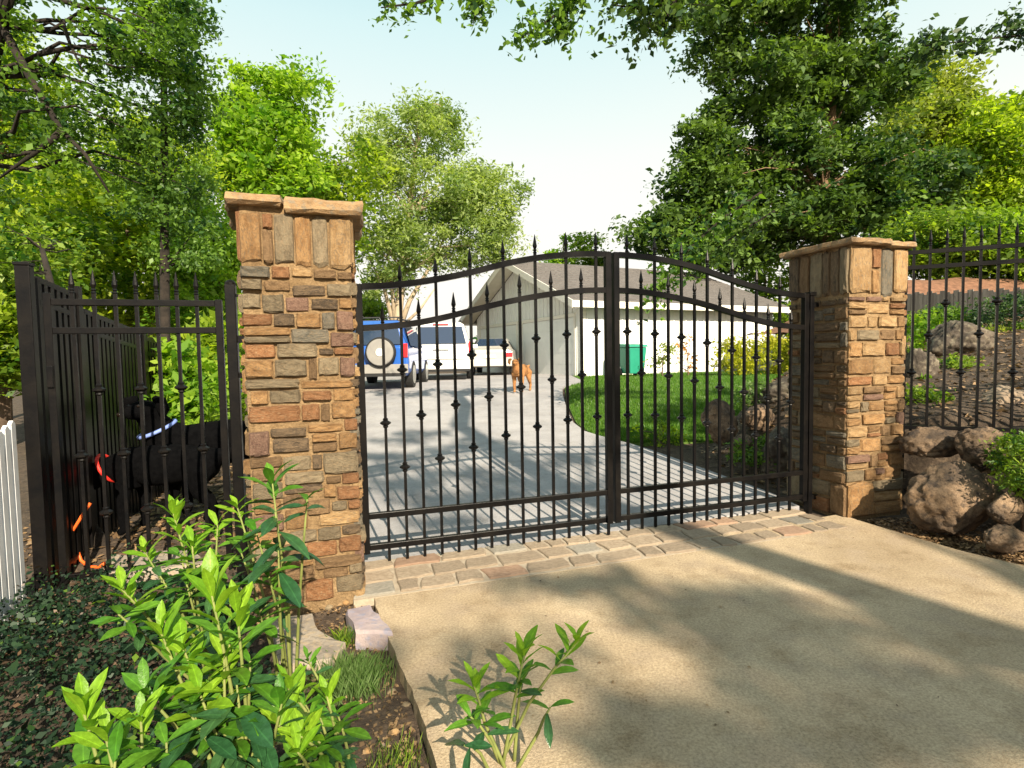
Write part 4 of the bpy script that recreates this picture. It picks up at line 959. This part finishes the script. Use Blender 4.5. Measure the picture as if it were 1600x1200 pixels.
# T8 the big oak at right
YO = 27
g = hit(1300, 520); gb_ = at(1300, 520, YO)
def O_(x, y, Y=YO): return at(x, y, Y)
tree('oak_tree', 'big dark green oak with forked trunk rising behind the right pillar', 'tree',
     [(gb_.x, YO, gz(gb_.x, YO) - .6), O_(1298, 440), O_(1290, 340), O_(1285, 300), O_(1300, 200), O_(1300, 100), O_(1290, 0), O_(1280, -60)], .36,
     [E(1060, -60, 1250, 110, YO, 3.1), E(1180, -90, 1385, 80, YO, 3.1), E(1110, 70, 1290, 210, YO, 2.9), E(1240, 40, 1400, 210, YO, 2.8), E(1060, 175, 1160, 300, YO, 2.1), E(1130, 180, 1290, 320, YO, 2.8), E(1010, 250, 1160, 380, YO, 2.8),
      E(975, 320, 1110, 400, YO, 2.4), E(1120, 290, 1330, 400, YO, 3.1), E(1270, 200, 1420, 400, YO, 3.1), E(1380, 230, 1490, 370, YO, 2.4), E(1030, 375, 1200, 425, YO, 2.1), E(1090, 350, 1220, 425, YO, 2.1), E(1370, 80, 1440, 180, YO, 1.7), E(1060, 300, 1130, 400, YO, 2)],
     'oak', M['bark_warm'], 950, 130, .62, .235, limbs=110, shell=.35,
     extra=[([O_(1285, 300), O_(1262, 270), O_(1248, 200), O_(1245, 120), O_(1240, 40), O_(1230, -40)], .15), ([O_(1290, 330), O_(1230, 270), O_(1160, 262), O_(1100, 280)], .08), ([O_(1290, 340), O_(1340, 300), O_(1400, 290)], .07)])
# right background
for bx, Y, lm, nc, lab in (((1370, 150, 1560, 380), 36, 'olive', 120, 'olive yellow tree behind the big oak at right'), ((1480, 160, 1680, 400), 33, 'yellowgreen', 130, 'yellow green tree at the right edge of the photo'),
    ((1400, 95, 1500, 250), 38, 'olive', 60, 'feathery olive treetop right of the big oak'), ((1400, 330, 1560, 430), 20, 'bush', 70, 'low green tree above the wooden board fence'), ((1540, 330, 1700, 440), 19, 'lime', 60, 'light green bush above the board fence at the right edge')):
    x0, y0, x1, y1 = bx; g = at((x0 + x1) / 2, 480, Y)
    tree('broadleaf_tree', lab, 'tree', [(g.x, g.y, 1.5), at((x0 + x1) / 2, (y0 + y1) / 2, Y), at((x0 + x1) / 2, y0 + 20, Y)], .15, [E(x0, y0, x1, (y0 + y1) / 2 + 30, Y, 2), E(x0, (y0 + y1) / 2 - 20, x1, y1, Y, 2)], lm, M['bark'], int(nc * 1.6), 170, Y * .031, Y * .0078, group='background trees at right')
# far wooded ridge
n = 26000
th = rng.uniform(-1.25, 1.25, n); d = rng.uniform(48, 75, n); X = np.sin(th) * d; Y = np.cos(th) * d
hgt = 4.5 + 1.5 * np.sin(th * 9) + 1.2 * np.sin(th * 23 + 1)
Zz = rng.random(n) ** .7 * hgt
V, a = leaf_quads(np.stack([X, Y, Zz], 1), .9, .3)
tag(link('far_wood', npmesh('far_wood', V, 4, a), LM['bush']), 'continuous belt of far trees beyond the gardens', 'wood', kind='stuff')

# oak leaning over the camera: unseen crown clumps shaped to cast the dapples, its low twigs hang into the top of the frame
def up_sun(x, y, t, dz=0): return (x + SV.x * t, y + SV.y * t, SV.z * t + dz)
ov = [(up_sun(-2.2, 1.2, 15), (1.0, 1.0, .5), 8), (up_sun(-1.5, 7.4, 22), (2.0, 1.6, .8), 13), (up_sun(-.2, 5.8, 21), (1.2, .5, .4), 6), (up_sun(-.8, 5.0, 20), (.4, .3, .3), 2), (up_sun(.4, 7.2, 21), (.8, .4, .3), 3), (up_sun(2.8, 10.8, 25), (2.0, 1.0, .7), 15), (up_sun(5.0, 12.5, 26), (3.0, 1.4, .8), 14), (up_sun(6.5, 7.0, 22), (1.8, 1.6, 1.0), 8), (up_sun(4.5, 4.5, 19), (.7, .6, .4), 3), (up_sun(-1.9, 2.9, 16), (.5, .4, .3), 2)]
for (xa, ya, xb, yb, k, wt) in ((1060, 890, 1230, 990, 3, .9), (1220, 842, 1310, 852, 2, .7), (1390, 970, 1600, 1035, 3, 1), (1230, 1030, 1600, 1150, 4, 1), (960, 955, 1110, 985, 2, .9), (900, 1090, 1100, 1190, 3, 1.3), (1250, 1150, 1400, 1200, 2, 1), (630, 930, 780, 955, 2, 1.2), (700, 1010, 830, 1080, 3, 1.1), (830, 905, 950, 915, 2, .7)):
    for q in range(k):
        g_ = hit(xa + (xb - xa) * (q + .5) / k, ya + (yb - ya) * (q + .5) / k); ov.append((up_sun(g_.x, g_.y, 18.5 + q % 2), (.16, .12, .12), wt))
tree('oak_tree', 'overhanging oak whose leafy twigs hang into the top edge of the photo', 'tree',
     [(9.2, -11.5, -.2), (9.0, -11.3, 2), (8.6, -10.8, 5), (8.0, -10.2, 8.2), (6.5, -8.5, 9.5), (4.5, -4.0, 9.2), (3.6, 0, 8), (2.6, 3.0, 6.9), (1.9, 4.6, 6.1)], .34,
     ov, 'oak', M['bark'], 100, 120, .22, .125, limbs=16, shell=.1, extra=[], aniso=(1.0, .34, .3))
# the hanging twigs themselves
def spray(label, path, r, nleaf, size, spread, lm='darkoak', group='twigs hanging from the overhanging oak'):
    P = [Vector(p) for p in path]; root = tag(empty('oak_branch', P[0]), label, 'branch', group); base = P[0]
    tb = MB(); k = len(P); tb.tube([p - base for p in P], [r * (1 - .8 * i / (k - 1)) for i in range(k)], 6)
    C = []
    for _ in range(nleaf):
        t = rng.random() ** .7 * (k - 1); i = min(k - 2, int(t)); c = P[i].lerp(P[i + 1], t - i)
        side = Vector(rng.normal(size=3)) * spread * (.6 + .4 * rng.random()); 
        if _ % 9 == 0: tb.tube([c - base, c + side * .6 - base, c + side - base], [.006, .004, .002], 4, cap=False)
        for q in range(5): C.append(np.array(c + side - base) + rng.normal(size=3) * .05)
    tb.build('twig', M['bark_dark'], root)
    V, a = leaf_quads(np.array(C), size, .2, ratio=.6); link('foliage', npmesh('foliage', V, 4, a), LM[lm], root)
YB = 6.0
B_ = lambda x, y: at(x, y, YB)
spray('dark leafy twig at the top edge, leftmost of the hanging twigs', [B_(800, -90), B_(720, -20), B_(650, 5), B_(595, 12)], .03, 85, .068, .12)
spray('short dark twig hanging at the top edge above the gate centre', [B_(800, -90), B_(760, -20), B_(745, 10), B_(742, 28)], .02, 70, .068, .09)
spray('dark twig drooping lowest into the sky above the gate', [B_(960, -90), B_(900, -10), B_(860, 30), B_(815, 58)], .03, 110, .068, .13)
spray('dark twig with a tuft just left of the oak', [B_(980, -90), B_(900, -20), B_(885, 25), B_(878, 50)], .02, 90, .068, .10)
spray('broad leafy bough at the top edge left of the big oak', [B_(1200, -80), B_(1080, -10), B_(1010, 15), B_(960, 8)], .035, 200, .075, .22, 'oak')
spray('leafy twig hanging down next to the big oak crown', [B_(1150, -80), B_(1060, -10), B_(1040, 30), B_(1000, 50)], .03, 120, .075, .16, 'oak')
spray('long thin leafy sprig reaching in from the top right edge', [B_(1700, 60), B_(1600, 55), B_(1530, 62), B_(1470, 68), B_(1440, 72)], .012, 150, .062, .09, 'blueoak')
spray('small upright sprig at the top right corner', [B_(1640, 50), B_(1580, 48), B_(1570, 20)], .009, 40, .06, .06, 'blueoak')

B9 = lambda x, y: at(x, y, 8.5)
spray('dark leafy bough drooping in front of the house roof behind the right gate leaf', [B9(1190, 300), B9(1130, 340), B9(1080, 385), B9(1050, 425), B9(1020, 470)], .02, 170, .085, .16, 'darkoak')
spray('short leafy bough hanging just above the right gate leaf', [B9(1210, 330), B9(1160, 360), B9(1110, 395), B9(1085, 425)], .02, 130, .085, .16, 'oak')
# shrubs behind the gates
def shrub(label, bx, Y, lm, nc, per, size, dy=.5, cr=.22, name='shrub', group='garden shrubs behind the gates', base=None):
    x0, y0, x1, y1 = bx; g = at((x0 + x1) / 2, y1, Y)
    z0 = base if base is not None else min(g.z, gz(g.x, Y))
    return tree(name, label, 'shrub', [(g.x, g.y, z0 - .05), (g.x, g.y, (z0 + g.z) / 2 + .05), at((x0 + x1) / 2, (y0 + y1) / 2, Y)], .03, [E(x0, y0, x1, y1, Y, dy)], lm, M['bark'], nc, per, cr, size, limbs=14, group=group, ratio=.45, flat=.15)
shrub('glossy light green laurel bush behind the pedestrian gate', (205, 545, 345, 700), 5.6, 'lime', 70, 60, .10, .5, .2)
shrub('green bush beside the far end of the side fence', (170, 600, 260, 720), 6.3, 'bush', 40, 60, .10, .4, .2)
shrub('bright bush in the gap beside the left pillar', (300, 500, 372, 690), 6.8, 'yellowgreen', 50, 70, .10, .5, .2)
shrub('round yellow shrub against the house wall', (1118, 528, 1190, 584), 17.2, 'yellow', 36, 70, .10, .6, .3)
shrub('yellow green shrub at the right end of the house wall', (1180, 522, 1250, 588), 17.6, 'yellow', 40, 70, .10, .6, .3)
shrub('thin yellowish shrub beside the green bin', (1012, 535, 1058, 586), 17.6, 'olive', 14, 40, .09, .4, .2)
shrub('rusty orange leaved shrub against the house wall', (1058, 522, 1092, 586), 17.8, 'rusty', 9, 36, .09, .3, .2)
shrub('green shrub behind the right end of the house', (1205, 470, 1260, 530), 24, 'bush', 20, 60, .2, .8, .4)
shrub('grey green low shrub beside the lawn rock', (1150, 595, 1205, 640), 7.6, 'tuft', 22, 60, .05, .3, .12)
shrub('green weedy plant on the slope right of the right pillar', (1420, 490, 1470, 560), 8.6, 'lime', 22, 60, .07, .4, .15)
shrub('leafy green plants below the wooden board fence', (1450, 480, 1530, 515), 10.5, 'darkoak', 24, 60, .08, .5, .2)
shrub('dark juniper mound under the wooden board fence', (1530, 462, 1650, 522), 9.5, 'blueoak', 60, 70, .06, .6, .2)
shrub('green rosemary like plant between boulders at the right edge', (1568, 680, 1640, 775), 4.0, 'bush', 40, 90, .03, .25, .09)
shrub('small weed growing in front of the pointed boulder', (1445, 585, 1475, 615), 6.6, 'lime', 8, 40, .05, .15, .07)
for x0, y0, x1, y1, Y, lm, lab in ((1478, 560, 1520, 592, 7.0, 'bush', 'low weedy plant left of the pale boulder on the slope'), (1560, 545, 1610, 585, 8.0, 'darkoak', 'dark low plant on the slope near the right edge'),
        (1425, 610, 1462, 640, 5.9, 'bush', 'small green weed low on the slope by the right pillar'), (1520, 510, 1570, 540, 9.0, 'olive', 'dry olive weed below the juniper mound'), (1580, 500, 1640, 545, 9.2, 'bush', 'green plant on the slope at the right edge'), (1460, 482, 1496, 506, 10.5, 'bush', 'bright green plant right of the pointed boulder top')):
    shrub(lab, (x0, y0, x1, y1), Y, lm, 16, 60, .05, .25, .11)
shrub('dark leafy plants on the bank behind the right gate leaf', (1150, 680, 1240, 740), 6.3, 'darkoak', 30, 70, .05, .3, .12)
shrub('yellow green weeds at the lawn corner behind the gate', (980, 655, 1080, 705), 7.9, 'yellowgreen', 24, 50, .04, .3, .08, base=.2)

# leaning trunk by the pedestrian gate
p0 = hit(133, 885); pts = [Vector((p0.x, 3.98, 0)), at(135, 820, 4.0), at(124, 720, 4.05), at(110, 600, 4.15), at(92, 500, 4.3), at(76, 430, 4.5), at(66, 390, 4.6)]
tree('slender_tree', 'grey slender tree trunk leaning just behind the pedestrian gate', 'tree', pts, .06, [E(-30, 330, 110, 470, 4.8, .4)], 'bush', M['bark_dark'], 34, 60, .2, .05, limbs=12)

# --- laurels in the foreground: every leaf an object
def laurel_leaf(k):
    r2 = random.Random(k); n = 7; V = []; bend = r2.uniform(.15, .5); fold = r2.uniform(.15, .4); tw = r2.uniform(-.25, .25)
    for i in range(n):
        t = i / (n - 1); wdt = .16 * math.sin(math.pi * min(1, t ** 1.25 * .97 + .02)) ** .8 * (1 + .05 * math.sin(i * 2 + k))
        if i == n - 1: wdt = .008
        y = t; z = -bend * t * t * .6; wv = .012 * math.sin(i * 1.9 + k)
        for s in (-1, 0, 1): V.append((s * wdt + tw * t * .1, y, z + abs(s) * wdt * fold + wv * s))
    Fc = [(i * 3 + j, i * 3 + j + 1, i * 3 + j + 4, i * 3 + j + 3) for i in range(n - 1) for j in (0, 1)]
    me = bpy.data.meshes.new('leaf'); me.from_pydata(V, [], Fc); me.polygons.foreach_set('use_smooth', [True] * len(Fc)); me.update(); return me
LV = [laurel_leaf(k) for k in range(8)]
def lmat(name, a, b, trans, rough=.32):
    m = bpy.data.materials.new(name); m.use_nodes = True; t = m.node_tree; N = t.nodes; L = t.links
    p = N['Principled BSDF']; p.inputs['Roughness'].default_value = rough; p.inputs['Specular IOR Level'].default_value = .3
    oi = N.new('ShaderNodeObjectInfo'); mx = N.new('ShaderNodeMix'); mx.data_type = 'RGBA'; L.new(oi.outputs['Random'], mx.inputs['Factor']); mx.inputs[6].default_value = (*a, 1); mx.inputs[7].default_value = (*b, 1)
    tc = N.new('ShaderNodeTexCoord'); sp = N.new('ShaderNodeSeparateXYZ'); L.new(tc.outputs['Object'], sp.inputs[0])
    ab = N.new('ShaderNodeMath'); ab.operation = 'ABSOLUTE'; L.new(sp.outputs['X'], ab.inputs[0])
    rp = N.new('ShaderNodeValToRGB'); rp.color_ramp.elements[0].position = .004; rp.color_ramp.elements[1].position = .014; rp.color_ramp.elements[0].color = (1.5, 1.5, 1.4, 1); rp.color_ramp.elements[1].color = (1, 1, 1, 1); L.new(ab.outputs[0], rp.inputs[0])
    nn = N.new('ShaderNodeTexNoise'); nn.inputs['Scale'].default_value = 5; nn.inputs['Detail'].default_value = 6; L.new(tc.outputs['Object'], nn.inputs['Vector']); nr = N.new('ShaderNodeMapRange'); nr.inputs[1].default_value = .3; nr.inputs[2].default_value = .7; nr.inputs[3].default_value = .6; nr.inputs[4].default_value = 1.2; L.new(nn.outputs[0], nr.inputs[0])
    hv = N.new('ShaderNodeHueSaturation'); L.new(nr.outputs[0], hv.inputs['Value']); L.new(mx.outputs[2], hv.inputs['Color'])
    ml = N.new('ShaderNodeMix'); ml.data_type = 'RGBA'; ml.blend_type = 'MULTIPLY'; ml.inputs['Factor'].default_value = 1; L.new(hv.outputs[0], ml.inputs[6]); L.new(rp.outputs[0], ml.inputs[7])
    L.new(ml.outputs[2], p.inputs['Base Color'])
    wv = N.new('ShaderNodeTexNoise'); wv.inputs['Scale'].default_value = 14; L.new(tc.outputs['Object'], wv.inputs['Vector']); bp = N.new('ShaderNodeBump'); bp.inputs['Strength'].default_value = .12; bp.inputs['Distance'].default_value = .02; L.new(wv.outputs[0], bp.inputs['Height']); L.new(bp.outputs[0], p.inputs['Normal'])
    tr = N.new('ShaderNodeBsdfTranslucent'); g = N.new('ShaderNodeMix'); g.data_type = 'RGBA'; g.blend_type = 'MULTIPLY'; g.inputs['Factor'].default_value = 1; L.new(mx.outputs[2], g.inputs[6]); g.inputs[7].default_value = (1.6, 1.6, .5, 1); L.new(g.outputs[2], tr.inputs[0])
    ms = N.new('ShaderNodeMixShader'); ms.inputs[0].default_value = trans; L.new(p.outputs[0], ms.inputs[1]); L.new(tr.outputs[0], ms.inputs[2]); L.new(ms.outputs[0], N['Material Output'].inputs[0]); return m
ML = {'young': lmat('laurel_young_leaf', (.13, .29, .015), (.23, .39, .025), .38, .42), 'mid': lmat('laurel_leaf', (.045, .15, .012), (.10, .23, .02), .25, .4), 'old': lmat('laurel_old_leaf', (.02, .07, .025), (.045, .11, .035), .12, .25)}
def laurel(label, base, stems, group='young laurel shrubs in the soil bed', dense=True):
    """stems: (tip point, leaf length, n whorl leaves, upright, kind)"""
    base = Vector(base); root = tag(empty('laurel_shrub', base), label, 'shrub', group); cnt = 0
    extra = []
    for (tp_, ln, nl, upr, kd) in stems:      # older, darker leaves lower on the stems
        if kd == 'young':
            tp_ = Vector(tp_); extra.append((tp_.lerp(base, .22) + Vector((random.uniform(-.05, .05), random.uniform(-.03, .05), 0)), ln * 1.1, 7, 35, 'mid')); extra.append((tp_.lerp(base, .45) + Vector((random.uniform(-.08, .08), random.uniform(-.04, .08), 0)), ln * 1.15, 6, 12, 'old'))
    for tip, ln, nl, upr, kd in stems + (extra if dense else []):
        tip = Vector(tip); b = base + Vector((random.uniform(-.04, .04), random.uniform(-.04, .04), 0))
        mid = b.lerp(tip, .5) + Vector((random.uniform(-.03, .03), random.uniform(-.03, .03), .03))
        path = [b, b.lerp(mid, .5), mid, mid.lerp(tip, .5) + Vector((0, 0, .01)), tip]
        MB().tube([p - base for p in path], [.008, .007, .006, .005, .003], 6).build('stem', M['stem'], root, sm=True)
        L = (tip - b).length
        nl = int(nl * 1.3)
        for i in range(nl):
            f = i / max(1, nl - 1)
            # from the tip (f=0) downwards
            dist = ln * (1.1 * f ** 1.3) * (nl / 9); t = max(.25, 1 - dist / L)
            seg = min(3, int(t * 4)); q = path[seg].lerp(path[seg + 1], t * 4 - seg) if t < 1 else tip
            ang = i * 2.4 + random.uniform(-.3, .3)
            el = R_(min(82, upr + 6) - 42 * f + random.uniform(-10, 10))
            o = link('leaf', LV[(cnt * 5 + i) % 8], ML[kd if f < .75 or kd == 'old' else ('mid' if kd == 'young' else 'old')], root, q - base, slot=True)
            s = 1.02 * ln * random.uniform(.75, 1.1) * (.65 + .35 * min(1, f * 3 + .3)); o.scale = (s * random.uniform(.85, 1.15), s, s)
            d = Vector((math.cos(ang) * math.cos(el), math.sin(ang) * math.cos(el), math.sin(el)))
            # y axis along d, z axis up as far as possible
            zz = Vector((0, 0, 1)) - d * d.z
            if zz.length < .05: zz = Vector((math.cos(ang), math.sin(ang), 0)) * -1
            zz.normalize(); xx = d.cross(zz)
            Mx = Matrix((xx, d, zz)).transposed(); o.rotation_mode = 'QUATERNION'; o.rotation_quaternion = Mx.to_quaternion() @ Quaternion((0, 1, 0), random.uniform(-.4, .4))
            cnt += 1
    return root
a = lambda x, y, Y: at(x, y, Y)
laurel('tallest laurel with large dark glossy leaves in front of the left pillar', (-1.02, 2.35, -.05),
    [(a(425, 750, 2.15), .13, 8, 55, 'mid'), (a(430, 800, 2.05), .17, 7, 15, 'old'), (a(435, 860, 2.05), .17, 6, 5, 'old'), (a(420, 900, 2.05), .15, 8, 30, 'mid'), (a(370, 790, 2.2), .10, 9, 45, 'young'), (a(405, 960, 2.05), .15, 7, 20, 'mid'), (a(480, 780, 2.05), .12, 4, 30, 'mid'), (a(400, 830, 2.15), .14, 8, 30, 'mid')])
laurel('middle laurel with pale tips rising before the pedestrian gate', (-1.35, 2.4, -.05),
    [(a(270, 800, 2.3), .11, 14, 70, 'young'), (a(300, 850, 2.2), .12, 12, 50, 'young'), (a(225, 860, 2.35), .10, 8, 50, 'young'), (a(250, 900, 2.2), .13, 10, 20, 'old'), (a(330, 880, 2.2), .13, 9, 25, 'mid'), (a(190, 920, 2.05), .12, 13, 60, 'young'), (a(185, 960, 2.0), .13, 10, 20, 'mid'), (a(340, 820, 2.3), .11, 8, 50, 'young')])
laurel('front laurel with a dense cluster of bright lime leaves', (-.85, 1.62, -.05),
    [(a(330, 925, 1.6), .14, 9, 75, 'young'), (a(370, 950, 1.62), .13, 8, 70, 'young'), (a(250, 985, 1.6), .12, 10, 65, 'young'), (a(285, 1010, 1.6), .13, 10, 55, 'young'), (a(350, 1030, 1.6), .15, 10, 50, 'young'), (a(310, 1080, 1.55), .13, 9, 50, 'young'), (a(370, 1070, 1.6), .17, 8, 8, 'old'), (a(300, 1120, 1.5), .17, 8, 8, 'old'), (a(440, 1100, 1.6), .12, 9, 60, 'mid'), (a(225, 1080, 1.5), .13, 8, 60, 'mid')])
laurel('low bright laurel at the bottom left corner', (-.98, 1.35, -.1),
    [(a(130, 1110, 1.38), .12, 9, 72, 'young'), (a(165, 1150, 1.36), .12, 9, 55, 'young'), (a(220, 1120, 1.42), .10, 8, 65, 'young'), (a(180, 1190, 1.3), .13, 8, 30, 'mid'), (a(260, 1160, 1.4), .12, 8, 30, 'mid')])
laurel('small laurel with bright tips beside the grassy tuft', (-.62, 1.85, -.05),
    [(a(450, 1075, 1.78), .11, 10, 70, 'young'), (a(510, 1085, 1.8), .10, 8, 65, 'young'), (a(430, 1130, 1.65), .11, 9, 60, 'young'), (a(470, 1150, 1.65), .11, 9, 60, 'young'), (a(480, 1030, 1.95), .07, 8, 55, 'mid'), (a(465, 1175, 1.6), .10, 8, 60, 'young'), (a(500, 1120, 1.8), .12, 5, 10, 'old')])
laurel('laurel sprout with three leafy stems leaning over the slab edge', (-.06, 1.92, -.05),
    [(a(740, 1070, 1.9), .115, 11, 60, 'young'), (a(820, 1020, 1.9), .115, 11, 62, 'young'), (a(905, 1000, 1.9), .105, 11, 65, 'young'), (a(735, 1120, 1.85), .115, 7, 35, 'mid'), (a(815, 1060, 1.9), .11, 6, 40, 'mid'), (a(860, 1105, 1.9), .11, 3, 15, 'mid'), (a(725, 1165, 1.8), .13, 3, 5, 'old')], dense=False)

# ground cover, litter, grass tufts
def scatter(name, label, cat, n, fx, size, lm, flat=.8, ratio=.6, lift=.0):
    P = []
    while len(P) < n:
        q = fx()
        if q is not None: P.append(q)
    V, a = leaf_quads(np.array(P), size, flat, ratio=ratio)
    return tag(link(name, npmesh(name, V, 4, a), LM[lm]), label, cat, kind='stuff')
def ivyf():
    y = random.uniform(1.2, 3.3); x = random.uniform(-3.2, -.9 - .18 * (y - 1.2) - (.35 if y > 2.6 else 0)); 
    t = max(0, min(1, (-x - .9) / 1.4)); return (x, y, gz(x, y) - .03 + random.random() ** .8 * (.08 + .34 * t * (.5 + .8 * abs(noise.noise(Vector((x * 2, y * 2, 0)))))))
scatter('ivy', 'dark glossy ivy and ground cover filling the bottom left bed', 'ground cover', 17000, ivyf, .024, 'ivy', .25, .6)
scatter('ivy', 'broad dark ivy leaves lying among the fine ground cover at bottom left', 'ground cover', 700, ivyf, .05, 'ivy', .5, .9)
scatter('leaf_litter', 'brown dead leaves caught in the ground cover at bottom left', 'litter', 2500, ivyf, .02, 'darklitter', .5, .6)
scatter('ivy', 'lighter green creeping leaves scattered over the dark ground cover', 'ground cover', 900, ivyf, .026, 'darkoak', .4, .6)
def litterL():
    y = random.uniform(1.6, 3.4); x = lf(min(y, 3.3)) - .03 - abs(random.gauss(0, .35)); return (x, y, gz(x, y) - .045 + random.random() * .02)
scatter('leaf_litter', 'dry leaf scraps and chips on the dark soil beside the slab', 'litter', 2600, litterL, .018, 'litter', .9, .7)
def litterR():
    y = random.uniform(2.0, 4.8); x = rt(y) + .02 + abs(random.gauss(0, .35)); return (x, y, terrain(x, y) + .01 + random.random() * .02)
scatter('bark_mulch', 'brown bark and leaf mulch between the apron and the boulders', 'mulch', 9000, litterR, .03, 'litter', .85, .5)
def litterH():
    x = random.uniform(2.4, 12); y = random.uniform(5.0, 13)
    if x < float(np.interp(y, *XE)) - .1: return None
    return (x, y, terrain(x, y) + .012)
scatter('leaf_litter', 'dry leaves covering the slope behind the fence and gate', 'litter', 14000, litterH, .05, 'litter', .85, .6)
def litterP():
    y = random.uniform(3.7, 7.5); x = random.uniform(-4, -1.4); return (x, y, terrain(x, y) + .012)
scatter('leaf_litter', 'orange brown leaf litter around the dogs behind the pedestrian gate', 'litter', 5000, litterP, .045, 'litter', .85, .6)
def litterD():
    x = random.uniform(-.2, 3.2); y = random.uniform(2, 4.3); return (x, y, .006)
scatter('fallen_leaf', 'few fallen leaf scraps on the concrete apron', 'litter', 110, litterD, .014, 'litter', .95, .6)
def tuft(label, x, y, r, n, h, lm='tuft'):
    p = hit(x, y); c = []; V = np.empty((n, 4, 3))
    for i in range(n):
        b = Vector((p.x + random.gauss(0, r * .4), p.y + random.gauss(0, r * .4), gz(p.x, p.y) - .04)); th = random.random() * 6.28; d = Vector((math.cos(th), math.sin(th), 0)); w_ = .0013
        s = Vector((-d.y, d.x, 0)) * w_; hh = h * random.uniform(.5, 1); tip = b + d * random.uniform(.1, .7) * hh + Vector((0, 0, hh)); md = b.lerp(tip, .55) + Vector((0, 0, hh * .12))
        V[i] = [b - s, b + s, md + s * .8, tip]
    return tag(link('grass_tuft', npmesh('grass_tuft', V.reshape(-1, 3), 4, rng.random(n)), LM[lm]), label, 'grass tuft', kind='stuff')
tuft('feathery green tuft between the flat brown stone and the soil', 550, 1060, .2, 1700, .11, 'tuft')
tuft('small green tuft behind the mauve block stone', 535, 1000, .08, 160, .1, 'bush')
tuft('thin weeds at the foot of the small laurel', 620, 1180, .15, 200, .07, 'bush')
